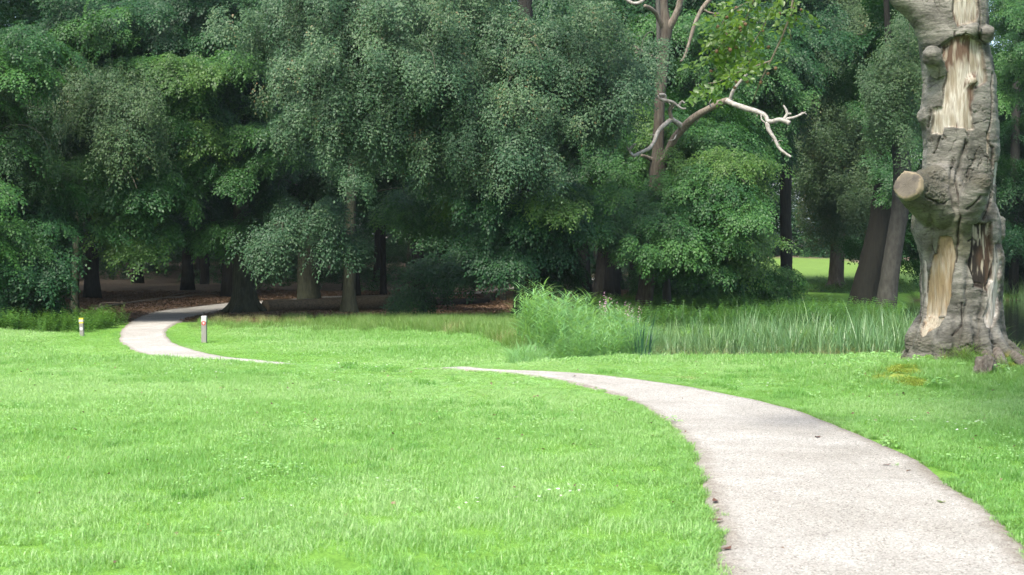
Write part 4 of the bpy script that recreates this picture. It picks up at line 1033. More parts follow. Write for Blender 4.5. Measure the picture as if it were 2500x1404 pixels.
lay('sedge', x, y, NGb, r.uniform(.6, 1.05, len(x)) * np.interp(y, [25, 26.5], [.5, 1]), r.uniform(.1, .8, len(x)), 13, 'bushy arching sedge in front of the tall reeds', 0, 4, .15, np.maximum(H(x, y), -.55))
# iris fan
g = np.array([2.55, 28.0, -.5]); Q = Quads(); rr = np.random.default_rng(4)
for k_ in range(46):
    a = rr.uniform(0, 6.28); blade(Q, rr, np.array([.16 * cos(a), .16 * sin(a), 0]), rr.uniform(.7, 1.25), .032, rr.normal(.2, .9) if rr.random() < .6 else a, rr.uniform(.02, .45), 6)
M['iris'] = leaf_mat('iris_leaf', (0.025, 0.085, 0.045), (0.04, 0.125, 0.065), (0.07, 0.18, 0.10), .2, .35, .5)
o_ = link('iris_plant', Q.mesh('iris_plant', M['iris']), loc=tuple(g)); tag(o_, 'dark blue green iris fan among the paler reeds', 'plant')

# pink flowered tall plants
def willowherb(u, v, Yp, h, lab, seed, nst):
    g = at(u, v, Yp); root = empty('flowering_plant', tuple(g), lab, 'plant', 'tall pink flowered plants behind the reeds'); rr = np.random.default_rng(seed); Q = Quads(); Fl = Quads()
    for s_ in range(nst):
        a = rr.uniform(0, 6.28); p0 = np.array([.22 * cos(a) * rr.random(), .15 * sin(a), 0]); hh = h * rr.uniform(.72, 1); dx = rr.normal(0, .08, 2)
        blade(Q, rr, p0, hh, .012, a, .05, 4, .3)
        for j in range(34):
            q_ = .2 + .8 * j / 34; c_ = p0 + np.array([dx[0] * q_, dx[1] * q_, hh * q_]); b_ = j * 2.4
            leaf(Q, rr, c_, np.array([cos(b_), sin(b_), .25]), np.array([0, 0, 1.]), .12 * (1.25 - q_), .026, .2)
            if q_ > .55 and rr.random() < .8:
                leaf(Fl, rr, c_ + np.array([cos(b_ + 1), sin(b_ + 1), .4]) * .035, np.array([cos(b_), sin(b_), .6]), np.array([0, -.5, 1.]), .028, .026, .2)
    link('foliage', Q.mesh('foliage', M['reedfresh']), root, 'stuff'); link('blossom', Fl.mesh('blossom', M['pink']), root, 'stuff')
willowherb(1478, 850, 33.5, 1.42, 'taller pink flowered plant rising above the reeds', 3, 9)
willowherb(1535, 850, 33.5, 1.10, 'shorter pink flowered plant right of the taller one', 5, 7)
# herb leaves: bank, nettles, undergrowth on the far bank
def herb(seed, n=5, h=.6, lf=.075, w=.5):
    r = np.random.default_rng(seed); Q = Quads()
    for k_ in range(n):
        a = r.uniform(0, 6.28); rad = .18 * math.sqrt(r.random()); p0 = np.array([rad * cos(a), rad * sin(a), 0]); hh = h * r.uniform(.6, 1.1); lx = r.normal(0, .12, 2)
        for j in range(11):
            q_ = .15 + .85 * j / 11; c_ = p0 + np.array([lx[0] * q_, lx[1] * q_, hh * q_])
            for b_ in (j * 1.57, j * 1.57 + pi):
                leaf(Q, r, c_, np.array([cos(b_), sin(b_), -.15 + .3 * q_]) + r.normal(0, .15, 3), np.array([r.normal(0, .2), r.normal(0, .2), 1]), lf * (1.25 - .6 * q_), lf * w, .2)
    return Q
NGh = group_of('herb', [herb(820 + k_) for k_ in range(5)], 'herb')
n = 420
x = r.uniform(-18, -11.9, n); y = r.uniform(39.6, 44, n)
lay('nettle_bed', x, y, NGh, r.uniform(.8, 1.15, n), r.uniform(.5, 1, n), 14, 'bed of leafy nettles at the left wood edge', 0, 5, .12)
n = 3000
x = r.uniform(2.5, 17, n); y = r.uniform(40.2, 60, n)
k_ = (pond_mask(x, y) < .3) & ((y < 49 + 3 * noise(np.stack([x, y, x * 0], 1), .3)) | (x < 0.2 * y - 2)); x, y = x[k_], y[k_]
lay('bank_herbs', x, y, NGh, r.uniform(.6, 1.25, len(x)) * np.interp(y, [40, 44, 60], [1.25, 1.1, .9]), .3 + .3 * noise(np.stack([x, y, x * 0], 1), .5) + r.normal(0, .15, len(x)), 15, 'dark tangled herbs covering the far bank behind the reeds', 0, 5, .15)
n = 950
x = r.uniform(2, 17, n); y = r.uniform(40, 46, n)
k_ = pond_mask(x, y) < .3; x, y = x[k_], y[k_]; n = len(x)
lay('bank_grass', x, y, NGr, r.uniform(.45, .8, n), r.uniform(0, .5, n), 16, 'grassy growth behind the reeds on the bank', 0, 4, .15)
mass('bank_shrubs', 2400, lambda r, n: (lambda x, y, z: np.stack([x, y, H(x, y) + z], 1))(r.uniform(6.5, 12.5, n), r.uniform(60, 76, n), r.random(n) ** 1.2 * 1.9), 'mid', (.8, 1.3), 66, (.5, .25), 'yellow green shrubs low on the bank under the trees')
mass('bright_groundcover', 900, lambda r, n: (lambda x, y, z: np.stack([x, y, H(x, y) + z], 1))(r.uniform(14, 25, n), r.uniform(80, 92, n), r.random(n) * .5), 'bright', (.8, 1.2), 67, (.4, .25), 'bright leafy ground cover round the grey trunk')
n = 1500
x = r.uniform(15, 34, n); y = r.uniform(92, 103, n)
lay('far_reeds', x, y, NGr, r.uniform(.45, .7, n), r.uniform(.3, .9, n), 17, 'far reeds below the distant meadow')
n = 900
x = r.uniform(27, 48, n); y = r.uniform(78.5, 83.5, n)
lay('far_shore_grass', x, y, NGr, r.uniform(.9, 1.2, n), r.uniform(.4, .9, n), 18, 'pale grass fringe on the far shore of the pond')
def fn_reach(r, n):
    x = r.uniform(-16, 12, n); y = r.uniform(78, 98, n); z = r.random(n) * 1.6
    k_ = (path_dist(x, y) > 1.5) & (noise(np.stack([x, y, x * 0 + 3], 1), .25) > .25)
    return np.stack([x, y, H(x, y) + z], 1)[k_]
mass('woodland_bushes', 700, fn_reach, 'dark', (.9, 1.4), 68, (.4, .2), 'small dark bushes between the trunks')
# dead leaves on the woodland floor
def litter_src(seed):
    r = np.random.default_rng(seed); Q = Quads()
    for k_ in range(40):
        p0 = np.array([r.uniform(-.35, .35), r.uniform(-.35, .35), .01 + .03 * r.random()]); a = r.uniform(0, 6.28)
        leaf(Q, r, p0, np.array([cos(a), sin(a), r.normal(0, .3)]), np.array([r.normal(0, .4), r.normal(0, .4), 1]), .085, .055, .3)
    return Q
M['litter'] = leaf_mat('dead_leaf', (0.05, 0.030, 0.018), (0.115, 0.070, 0.045), (0.24, 0.165, 0.11), .1, .6, .3)
def litter_one(seed):
    r = np.random.default_rng(seed); Q = Quads(); leaf(Q, r, np.zeros(3), np.array([1, 0, .1]), np.array([r.normal(0, .2), r.normal(0, .2), 1]), .055, .034, .5)
    return Q
NGd2 = group_of('litter', [litter_src(850 + k_) for k_ in range(4)], 'litter')
lay('fallen_leaves', lay_x, lay_y, scatter_tree([src('leaf_source', litter_one(870 + k_).mesh('leaf_source', M['litter'])) for k_ in range(4)], 'leaf_scatter'), r.uniform(.5, 1, len(lay_x)), r.uniform(.1, .9, len(lay_x)), 24, 'a few brown leaves dropped on the lawn and path', .035, 4, .3)
n = 11000
y = 45.5 + 36 * r.random(n) ** 1.3; x = r.uniform(-.40, .12, n) * y
k_ = (path_dist(x, y) > .25) & (r.random(n) < litter_mask(x, y)); x, y = x[k_], y[k_]
lay('leaf_litter', x, y, NGd2, r.uniform(.8, 1.2, len(x)), r.uniform(.1, .8, len(x)), 19, 'dry brown beech leaves strewn on the woodland floor', .01, 4, .05)
# ================================================================== THE OLD SNAG
YS = 20.2
def sg(u, v, y=YS): return at(u, v, y)
rows = [(-120, 2236, 2398), (-60, 2236, 2402), (0, 2236, 2407), (51, 2234, 2408), (79, 2239, 2409), (116, 2245, 2411), (161, 2250, 2420), (205, 2254, 2425), (239, 2252, 2427),
        (285, 2249, 2429), (328, 2252, 2432), (365, 2255, 2434), (400, 2251, 2430), (440, 2246, 2426), (500, 2236, 2427), (530, 2228, 2436), (560, 2228, 2438), (594, 2239, 2438),
        (632, 2250, 2446), (680, 2252, 2446), (730, 2254, 2442), (778, 2251, 2445), (810, 2243, 2448), (835, 2232, 2453), (858, 2219, 2460), (885, 2206, 2468), (930, 2190, 2480)]
th = np.linspace(0, 2 * pi, 120, endpoint=False)
sv = np.array([q_[0] for q_ in rows]); sl = np.array([q_[1] for q_ in rows]); sr = np.array([q_[2] for q_ in rows])
vv = np.linspace(-120, 930, 200); LL = np.interp(vv, sv, sl); RR = np.interp(vv, sv, sr)
V_ = []
for v, l_, r_ in zip(vv, LL, RR):
    c_ = sg((l_ + r_) / 2, v); rx = (r_ - l_) / 2 / F * YS; low = sm(560, 880, v)
    fl = 1 + (0.018 + 0.045 * low) * np.sin(7 * th + 0.8 + 0.002 * v) + (0.012 + .02 * low) * np.sin(11 * th + 2.1) + 0.02 * np.sin(3 * th + v * .006)
    V_.append(np.stack([c_[0] + rx * fl * np.cos(th), c_[1] + rx * .92 * fl * np.sin(th), np.full(120, c_[2])], 1))
V_ = np.vstack(V_); Fc = []
for i in range(199):
    for j in range(120):
        a = i * 120 + j; b = i * 120 + (j + 1) % 120; Fc.append((a, a + 120, b + 120, b))
Fc.append(tuple(range(120))); Fc.append(tuple(range(199 * 120, 200 * 120))[::-1])
geo = [(V_, Fc)]
def gt(pts, seg=20, wob=.05):
    P = np.array([p_[0] for p_ in pts]); R = np.array([p_[1] for p_ in pts])
    S = spline(np.column_stack([P, R]), 18); geo.append(tube_geo(S[:, :3], S[:, 3], seg, True, wob=wob))
k1 = 1 / F * YS
# sawn limb stub to the left, its swollen collar, the right bump, knobs, forked limb at the top
gt([(sg(2320, 520, YS - .1), .36), (sg(2285, 500, YS - .38), .34), (sg(2250, 478, YS - .62), .27), (sg(2226, 461, YS - .80), .225), (sg(2217, 454, YS - .90), .215)], wob=.02)
gt([(sg(2300, 430, YS - .3), .20), (sg(2255, 445, YS - .55), .18), (sg(2232, 452, YS - .72), .17)])
gt([(sg(2345, 540, YS - .40), .22), (sg(2365, 500, YS - .60), .21), (sg(2382, 465, YS - .76), .175), (sg(2396, 443, YS - .86), .135), (sg(2399, 439, YS - .92), .10), (sg(2400, 437, YS - .95), .05)])
gt([(sg(2300, 420, YS - .38), .18), (sg(2330, 470, YS - .50), .15), (sg(2345, 540, YS - .52), .14)])
gt([(sg(2290, 175, YS - .25), .16), (sg(2280, 150, YS - .36), .14), (sg(2273, 138, YS - .46), .15), (sg(2271, 133, YS - .52), .12), (sg(2270, 130, YS - .57), .08), (sg(2270, 128, YS - .59), .03)])
gt([(sg(2320, 92, YS - .38), .08), (sg(2350, 86, YS - .43), .09), (sg(2373, 75, YS - .47), .11), (sg(2380, 70, YS - .52), .08), (sg(2383, 68, YS - .55), .03)])
gt([(sg(2395, 95, YS - .3), .16), (sg(2400, 70, YS - .4), .13)])
gt([(sg(2352, 215, YS - .36), .10), (sg(2372, 198, YS - .44), .10), (sg(2388, 192, YS - .47), .07)])
gt([(sg(2268, 287, YS), .20), (sg(2246, 282, YS - .06), .09)])
gt([(sg(2300, 90, YS - .1), .36), (sg(2262, 45, YS - .15), .25), (sg(2225, 15, YS - .2), .19), (sg(2196, 0, YS - .25), .15), (sg(2178, -30, YS - .3), .13)])
gt([(sg(2420, 540, YS), .2), (sg(2432, 585, YS - .1), .12)])
# roots
for a_, l_, r0 in ((205, .86, .17), (235, .9, .17), (262, .9, .16), (290, .95, .17), (312, 1.1, .15), (338, 1.15, .12), (165, .8, .16), (100, 1.0, .2), (40, .9, .18), (5, .7, .13)):
    d_ = np.array([cos(radians(a_)), sin(radians(a_)), 0]); c_ = sg(2338, 870)
    e_ = c_ + d_ * l_; e_[2] = Hs(e_[0], e_[1]) - .06
    m_ = c_ + d_ * l_ * .72; m_[2] = Hs(m_[0], m_[1]) + .05
    gt([(c_ + d_ * .42 + [0, 0, .55], r0 * .8), (c_ + d_ * .56 + [0, 0, .22], r0), (m_, r0 * .75), (e_, r0 * .4)], 14, .12)
V_, Fc = join_geo(geo)
tmp = src('snag_raw', mesh_from('snag_raw', V_, Fc)); COL.objects.link(tmp)
md = tmp.modifiers.new('r', 'REMESH'); md.mode = 'VOXEL'; md.voxel_size = 0.0105; md.use_smooth_shade = True
m2 = tmp.modifiers.new('s', 'SMOOTH'); m2.iterations = 22; m2.factor = 0.6
dg = bpy.context.evaluated_depsgraph_get(); ev = tmp.evaluated_get(dg); me = bpy.data.meshes.new_from_object(ev)
bpy.data.objects.remove(tmp)
nv = len(me.vertices); co = np.empty(nv * 3, np.float32); me.vertices.foreach_get('co', co); co = co.reshape(-1, 3).astype(float)
no = np.empty(nv * 3, np.float32); me.vertices.foreach_get('normal', no); no = no.reshape(-1, 3).astype(float)
uu = 1250 + co[:, 0] / co[:, 1] * F; vw = HOR - (co[:, 2] - CAMZ) / co[:, 1] * F      # height and breadth in photo pixels on the trunk's own plane
front = no[:, 1] < -0.02
j1 = fbm(co * [1, 1, .55], 9, 3); j2 = fbm(co * [1, 1, .55] + 40, 9, 3)
ju, jv = uu + 5.5 * j1, vw + 7 * j2
def sdist(poly):
    P = np.array(poly, float); n_ = len(P); dmin = np.full(nv, 1e9); ins = np.zeros(nv, bool)
    for i in range(n_):
        a, b = P[i], P[(i + 1) % n_]; ab = b - a
        t_ = np.clip(((ju - a[0]) * ab[0] + (jv - a[1]) * ab[1]) / (ab @ ab + 1e-9), 0, 1)
        dmin = np.minimum(dmin, np.hypot(ju - a[0] - t_ * ab[0], jv - a[1] - t_ * ab[1]))
        c_ = ((a[1] > jv) != (b[1] > jv)); ins ^= c_ & (ju < (b[0] - a[0]) * (jv - a[1]) / (b[1] - a[1] + 1e-12) + a[0])
    return np.where(ins, dmin, -dmin)
def sline(poly):
    P = np.array(poly, float); dmin = np.full(nv, 1e9)
    for a, b in zip(P[:-1], P[1:]):
        ab = b - a; t_ = np.clip(((ju - a[0]) * ab[0] + (jv - a[1]) * ab[1]) / (ab @ ab + 1e-9), 0, 1)
        dmin = np.minimum(dmin, np.hypot(ju - a[0] - t_ * ab[0], jv - a[1] - t_ * ab[1]))
    return dmin
R1 = lambda L_: [(2000 + a / 2.924, b / 2.924) for a, b in L_]
R2 = lambda L_: [(2000 + a / 2.6, 440 + b / 2.6) for a, b in L_]
Wm = R1([(870, 330), (950, 285), (1040, 245), (1100, 285), (1150, 320), (1165, 420), (1187, 520), (1190, 575), (1150, 612), (1105, 640), (1088, 740), (1085, 780), (1105, 930), (1048, 928), (1035, 910), (882, 908), (865, 962), (790, 960), (800, 772), (862, 765), (880, 600), (915, 520), (880, 440)])
Wt = R1([(935, -200), (1132, -200), (1122, 100), (1105, 170), (1010, 182), (975, 190), (945, 130)])
Ws = R1([(1190, 940), (1215, 950), (1208, 1100), (1190, 1095)])
Wo = R2([(760, 360), (842, 357), (866, 445), (852, 600), (835, 740), (795, 870), (735, 940), (650, 992), (640, 940), (662, 800), (682, 700), (702, 520), (722, 470), (745, 460)])
Wd = R2([(972, 280), (1092, 265), (1102, 400), (1112, 560), (1120, 640), (1062, 700), (1000, 680), (985, 650), (955, 530), (965, 400)])
Wr = R2([(1112, 395), (1150, 400), (1160, 520), (1158, 700), (1146, 830), (1112, 935), (1070, 932), (1048, 860), (1080, 760), (1062, 700), (1112, 560)])
We = R1([(1245, 1150), (1285, 1150), (1280, 1330), (1245, 1320)])
Wl = R2([(652, 500), (672, 520), (690, 700), (668, 800), (652, 940), (640, 700)])
dep = [(Wm, .042), (Wt, .045), (Ws, .03), (Wo, .035), (Wd, .075), (Wr, .05), (We, .03), (Wl, .03)]
SD = [sdist(w) for w, _ in dep]
disp = np.zeros(nv); wood = np.zeros(nv)
for s_, (w, d_) in zip(SD, dep):
    mk = sm(-1.6, 1.6, s_) * front; disp -= d_ * mk; wood = np.maximum(wood, mk)
grv = [([(2365, 640), (2362, 740), (2347, 805), (2334, 860)], 9, .05), ([(2402, 708), (2390, 790), (2382, 868)], 6, .045), ([(2274, 530), (2272, 600), (2266, 640)], 9, .045),
       ([(2325, 395), (2321, 445), (2328, 480), (2340, 545), (2338, 600)], 6, .045), ([(2354, 355), (2346, 390), (2331, 455)], 6, .045), ([(2300, 700), (2296, 760), (2285, 830)], 7, .02),
       ([(2425, 760), (2428, 830), (2435, 870)], 7, .03), ([(2320, 600), (2322, 690)], 6, .02)]
crk = [[(2336, 440), (2340, 520), (2338, 590), (2334, 640)], [(2419, 470), (2410, 515), (2398, 535)], [(2292, 335), (2285, 360), (2275, 374)], [(2420, 180), (2420, 250), (2415, 308), (2410, 342), (2424, 362), (2420, 410)],
       [(2268, 270), (2262, 315)], [(2258, 482), (2290, 498), (2310, 492)], [(2388, -20), (2388, 20), (2390, 60), (2386, 98), (2402, 112)], [(2424, 800), (2424, 828), (2433, 838)], [(2344, 850), (2362, 843), (2380, 850)],
       [(2326, 820), (2345, 790), (2350, 740)], [(2362, 590), (2376, 582), (2388, 588)], [(2270, 600), (2282, 620)], [(2402, 700), (2386, 690), (2380, 700)], [(2440, 590), (2440, 640)], [(2352, 340), (2352, 362)],
       [(2395, 480), (2375, 498), (2360, 512)], [(2325, 80), (2326, 95), (2340, 88)], [(2300, 118), (2310, 112)]]
cr = np.zeros(nv)
for g_, w_, d_ in grv:
    q_ = np.exp(-(sline(g_) / w_) ** 2) * front; disp -= d_ * q_ * (1 - wood); cr = np.maximum(cr, .35 * q_ * np.exp(-(sline(g_) / (w_ * .4)) ** 2))
for g_ in crk:
    q_ = np.exp(-(sline(g_) / 2.0) ** 2) * front; disp -= .035 * q_ * (1 - wood * .7); cr = np.maximum(cr, q_)
# bark relief, wood grain
rough = sm(.05, .5, fbm(co, 1.6, 3) + .7 * np.exp(-((vw - 430) / 70) ** 2) + .6 * sm(780, 860, vw) - .3)
ckn = np.abs(fbm(co * [1.3, 1.3, .45] + 21, 5.5, 3)); ckh = np.abs(fbm(co * [.5, .5, 1.6] + 61, 5, 3))
fine = np.maximum(np.exp(-(ckn / .018) ** 2) * sm(-.08, .3, fbm(co + 90, 1.6, 2)), np.exp(-(ckh / .018) ** 2) * .7 * sm(.0, .3, fbm(co + 30, 1.9, 2)))
disp -= (1 - wood) * .022 * fine; cr = np.maximum(cr, .75 * fine * (1 - wood))
disp += (1 - wood) * (.012 * fbm(co * [1, 1, 2.4], 7, 4) + .018 * rough * fbm(co * [1, 1, 1.6], 26, 3) + .018 * fbm(co, 2.4, 2) + .004 * np.sin(co[:, 2] * 55 + 6 * fbm(co, 2, 2)) * sm(0, .4, fbm(co + 5, 2.2, 2)))
disp += wood * (.009 * fbm(co * [1, 1, .12], 30, 3) + .012 * fbm(co * [1, 1, .35], 7, 2))
co2 = co + no * disp[:, None]
me.vertices.foreach_set('co', co2.astype(np.float32).ravel())
# colours of bark, bare wood, rot and moss; cracks, grooves and patch rims coloured darker
def lerp(a, b, t_): return a * (1 - t_)[:, None] + b * t_[:, None]
A = lambda *c_: np.tile(np.array(c_, float), (nv, 1))
n1 = fbm(co * [1, 1, 1.5], 3.2, 4); n2 = fbm(co * [1, 1, .1], 34, 3); n3 = fbm(co * [1, 1, .25] + 9, 7, 3); n4 = fbm(co, 45, 2)
col = lerp(A(.056, .055, .045), A(.178, .173, .150), sm(-.5, .45, n1 + .25 * n4))
col = lerp(col, A(.060, .057, .038), .8 * rough * sm(-.5, .4, n4 + .4))
col = lerp(col, A(.085, .088, .048), .6 * sm(-.1, .5, fbm(co + 7, 1.8, 3)) * sm(420, 520, vw) * (1 - sm(640, 760, vw)))
pale = lerp(A(.23, .20, .15), A(.38, .36, .31), sm(-.4, .3, n2)); pale = lerp(pale, A(.10, .065, .045), sm(-.02, .26, n2 * .6 + n3 * .9 - .10))
och = lerp(A(.22, .165, .095), A(.30, .27, .21), sm(-.3, .5, n3 + .5 * n2 + (vw - 700) / 260)); och = lerp(och, A(.22, .13, .06), .8 * sm(.25, .55, n3))
drk = lerp(A(.022, .018, .015), A(.09, .055, .035), sm(0, .6, n3)); drk = lerp(drk, A(.31, .28, .22), sm(.12, .38, n2 + .35 * n3 + .35 * np.exp(-((uu - 2388) / 12) ** 2 - ((vw - 575) / 28) ** 2) * 2 - .12))
wht = lerp(A(.33, .30, .26), A(.44, .42, .38), sm(-.4, .4, n2)); wht = lerp(wht, A(.06, .045, .035), sm(.15, .42, n3 + .6 * n2 + .25 * sm(2428, 2410, uu)))
for s_, c_ in zip(SD, (pale, pale, pale, och, drk, wht, wht, wht)):
    col = lerp(col, c_, sm(-.8, .8, s_) * front)
edge_ = np.zeros(nv)
for s_ in SD: edge_ = np.maximum(edge_, np.exp(-((s_ - .2) / 1.7) ** 2) * front)
col = lerp(col, A(.045, .032, .022), .75 * edge_ * sm(-.35, .2, n1 + n4 * .5)); col = lerp(col, A(.03, .024, .018), np.clip(cr, 0, 1) * .9)
mo = sm(.0, .5, fbm(co + 3, 4, 3) + sm(840, 900, vw) * .9 - .55 + .35 * sm(2400, 2440, uu)) * sm(780, 850, vw)
col = lerp(col, A(.16, .16, .03), .85 * mo)
a_ = me.attributes.new('albedo', 'FLOAT_COLOR', 'POINT'); a_.data.foreach_set('color', np.column_stack([np.clip(col, 0, 1), np.ones(nv)]).astype(np.float32).ravel())
a_ = me.attributes.new('wood', 'FLOAT', 'POINT'); a_.data.foreach_set('value', wood.astype(np.float32))
m, nt, N, L = new_mat('old_beech_bark')
out = nd(N, 'ShaderNodeOutputMaterial'); p = nd(N, 'ShaderNodeBsdfPrincipled'); p.inputs['Roughness'].default_value = .82; p.inputs['Specular IOR Level'].default_value = .25
ac = nd(N, 'ShaderNodeAttribute', attribute_name='albedo'); aw = nd(N, 'ShaderNodeAttribute', attribute_name='wood')
tc = nd(N, 'ShaderNodeTexCoord'); mp = nd(N, 'ShaderNodeMapping'); L.new(tc.outputs['Object'], mp.inputs[0]); mp.inputs['Scale'].default_value = (1, 1, 3.5)
mw = nd(N, 'ShaderNodeMapping'); L.new(tc.outputs['Object'], mw.inputs[0]); mw.inputs['Scale'].default_value = (1, 1, .06)
nb_ = nz(N, L, mp.outputs[0], 16, 7, .7); nw_ = nz(N, L, mw.outputs[0], 60, 5, .65)
c = mixc(N, L, 1.0, ac.outputs['Color'], ramp(N, L, nb_, [(.3, (.55, .55, .55)), (.5, (1, 1, 1)), (.75, (1.3, 1.3, 1.28))]), 'MULTIPLY')
cw = mixc(N, L, 1.0, ac.outputs['Color'], ramp(N, L, nw_, [(.3, (.62, .58, .52)), (.55, (1, 1, 1)), (.75, (1.2, 1.2, 1.2))]), 'MULTIPLY')
L.new(mixc(N, L, aw.outputs['Fac'], c, cw), p.inputs['Base Color'])
hm = nd(N, 'ShaderNodeMix', data_type='FLOAT'); L.new(aw.outputs['Fac'], hm.inputs[0]); L.new(nb_, hm.inputs[2]); L.new(nw_, hm.inputs[3])
b = nd(N, 'ShaderNodeBump'); b.inputs['Strength'].default_value = 1.0; b.inputs['Distance'].default_value = .014; L.new(hm.outputs[0], b.inputs['Height']); L.new(b.outputs[0], p.inputs['Normal']); L.new(p.outputs[0], out.inputs[0])
M['snag'] = m
me.materials.clear(); me.materials.append(m); me.polygons.foreach_set('use_smooth', np.ones(len(me.polygons), bool)); me.name = 'trunk'
bx_, by_ = sg(2338, 870)[:2]; sroot = empty('tree_snag', (bx_, by_, Hs(bx_, by_)), 'massive old grey beech trunk with peeled bark and a sawn limb stub', 'tree trunk')
o_ = link('trunk', me, sroot); off = Vector(sroot.location); me.transform(__import__('mathutils').Matrix.Translation(-off))
# sawn face of the stub
def sawn(name, c_, n_, rad, mat, seed, nring=7):
    n_ = np.array(n_, float); n_ /= np.linalg.norm(n_); a = np.cross(n_, [0, 0, 1]); a /= np.linalg.norm(a); b = np.cross(a, n_)
    rr = np.random.default_rng(seed); th_ = np.linspace(0, 2 * pi, 48, endpoint=False)
    ed = 1 + .05 * np.sin(2 * th_ + 1) + .03 * np.sin(5 * th_ + 2) + .02 * rr.normal(size=48)
    V_ = [np.array(c_)]; Fc = []
    for k_ in range(1, nring + 1):
        q_ = k_ / nring
        for t_, e_ in zip(th_, ed): V_.append(np.array(c_) + (a * cos(t_) + b * sin(t_) * 1.08) * rad * q_ * e_ + n_ * (.006 * rr.normal() * .4 - .012 * (k_ == nring)))
    # rim down to the bark
    for t_, e_ in zip(th_, ed): V_.append(np.array(c_) + (a * cos(t_) + b * sin(t_) * 1.08) * rad * 1.02 * e_ - n_ * .09)
    for j in range(48):
        Fc.append((0, 1 + j, 1 + (j + 1) % 48))
        for k_ in range(nring): o0 = 1 + k_ * 48; Fc.append((o0 + j, o0 + 48 + j, o0 + 48 + (j + 1) % 48, o0 + (j + 1) % 48))
    return mesh_from(name, np.array(V_) - np.array(sroot.location), Fc, [mat], {'rad': np.concatenate([[0], np.repeat(np.arange(1, nring + 2) / nring, 48)])})
m, nt, N, L = new_mat('sawn_wood'); out = nd(N, 'ShaderNodeOutputMaterial'); p = nd(N, 'ShaderNodeBsdfPrincipled'); p.inputs['Roughness'].default_value = .85
tc = nd(N, 'ShaderNodeTexCoord'); ar = nd(N, 'ShaderNodeAttribute', attribute_name='rad')
n_a = nz(N, L, tc.outputs['Object'], 9, 6, .7, .5)
mm = nd(N, 'ShaderNodeMath', operation='MULTIPLY_ADD'); L.new(n_a, mm.inputs[0]); mm.inputs[1].default_value = .55; L.new(ar.outputs['Fac'], mm.inputs[2])
mm2 = nd(N, 'ShaderNodeMath', operation='MULTIPLY'); L.new(mm.outputs[0], mm2.inputs[0]); mm2.inputs[1].default_value = .72
c = ramp(N, L, mm2.outputs[0], [(.2, (.045, .041, .033)), (.6, (.072, .064, .050)), (.80, (.095, .083, .060)), (.87, (.19, .155, .095))])
mr_ = nd(N, 'ShaderNodeMath', operation='MULTIPLY'); L.new(ar.outputs['Fac'], mr_.inputs[0]); mr_.inputs[1].default_value = 60; ms_ = nd(N, 'ShaderNodeMath', operation='SINE'); L.new(mr_.outputs[0], ms_.inputs[0])
c = mixc(N, L, .35, c, mixc(N, L, ms_.outputs[0], (.14, .115, .08), c)); c = mixc(N, L, ramp(N, L, nz(N, L, tc.outputs['Object'], 5, 5, .6), [(.52, (0, 0, 0)), (.60, (.8, .8, .8))]), c, (.05, .042, .035))
L.new(c, p.inputs['Base Color']); L.new(p.outputs[0], out.inputs[0])
cdir = sg(2217, 454, YS - .90) - sg(2250, 478, YS - .62)
link('sawn_face', sawn('sawn_face', sg(2216, 453, YS - .93) + cdir / np.linalg.norm(cdir) * .03, cdir, .192, m, 3), sroot)
# decayed roots and broken wood at the right foot
M['rotwood'] = simple_mat('rotten_wood', (0.17, 0.155, 0.13), 0.9, 0.1, 0.5, 7, 0.012, (0.065, 0.052, 0.04), (3, 3, 1))
for k_, (u0, v0, u1, v1, r_) in enumerate([(2428, 872, 2462, 912, .10), (2448, 868, 2500, 900, .085), (2412, 885, 2440, 925, .06), (2470, 880, 2530, 925, .07), (2240, 868, 2205, 893, .06), (2222, 862, 2188, 878, .05)]):
    a_, b_ = gp(u0, v0), gp(u1, v1); m_ = (a_ + b_) / 2 + [0, 0, .07]
    trunk_obj(sroot, [a_ + [0, .12, .12], m_, b_ - [0, 0, .05]], [r_, r_ * .85, r_ * .4], 'rotwood', 'root', 12, .1, .35, 18, k_)
# broken root slab at the foot
sl_ = [(2384, 872), (2408, 868), (2430, 876), (2424, 905), (2404, 922), (2374, 930), (2378, 902)]
gY = gp(2400, 926)[1] + .05; V_ = []
for dy, k_ in ((0, 1.0), (.22, .85)):
    for u, v in sl_: V_.append(at(2400 + (u - 2400) * k_, 905 + (v - 905) * k_, gY + dy + (905 - v) / F * gY * .3))
nS = len(sl_); Fc = [tuple(range(nS))[::-1], tuple(range(nS, 2 * nS))] + [(i, (i + 1) % nS, nS + (i + 1) % nS, nS + i) for i in range(nS)]
tmp = src('slab', mesh_from('slab', V_, Fc)); COL.objects.link(tmp)
md = tmp.modifiers.new('r', 'REMESH'); md.mode = 'VOXEL'; md.voxel_size = .009
me = bpy.data.meshes.new_from_object(tmp.evaluated_get(bpy.context.evaluated_depsgraph_get())); bpy.data.objects.remove(tmp)
nv = len(me.vertices); co = np.empty(nv * 3, np.float32); me.vertices.foreach_get('co', co); co = co.reshape(-1, 3).astype(float); no = np.empty(nv * 3, np.float32); me.vertices.foreach_get('normal', no); no = no.reshape(-1, 3)
co = co + no * (.030 * fbm(co * [1, 1, .4], 9, 4) + .01 * fbm(co, 30, 2))[:, None]; c0 = co.mean(0); me.vertices.foreach_set('co', (co - c0).astype(np.float32).ravel()); me.materials.append(M['rotwood']); me.polygons.foreach_set('use_smooth', np.ones(len(me.polygons), bool))
tag(link('root_slab', me, loc=tuple(c0)), 'broken grey slab of wood leaning on the foot of the old trunk', 'wood block')

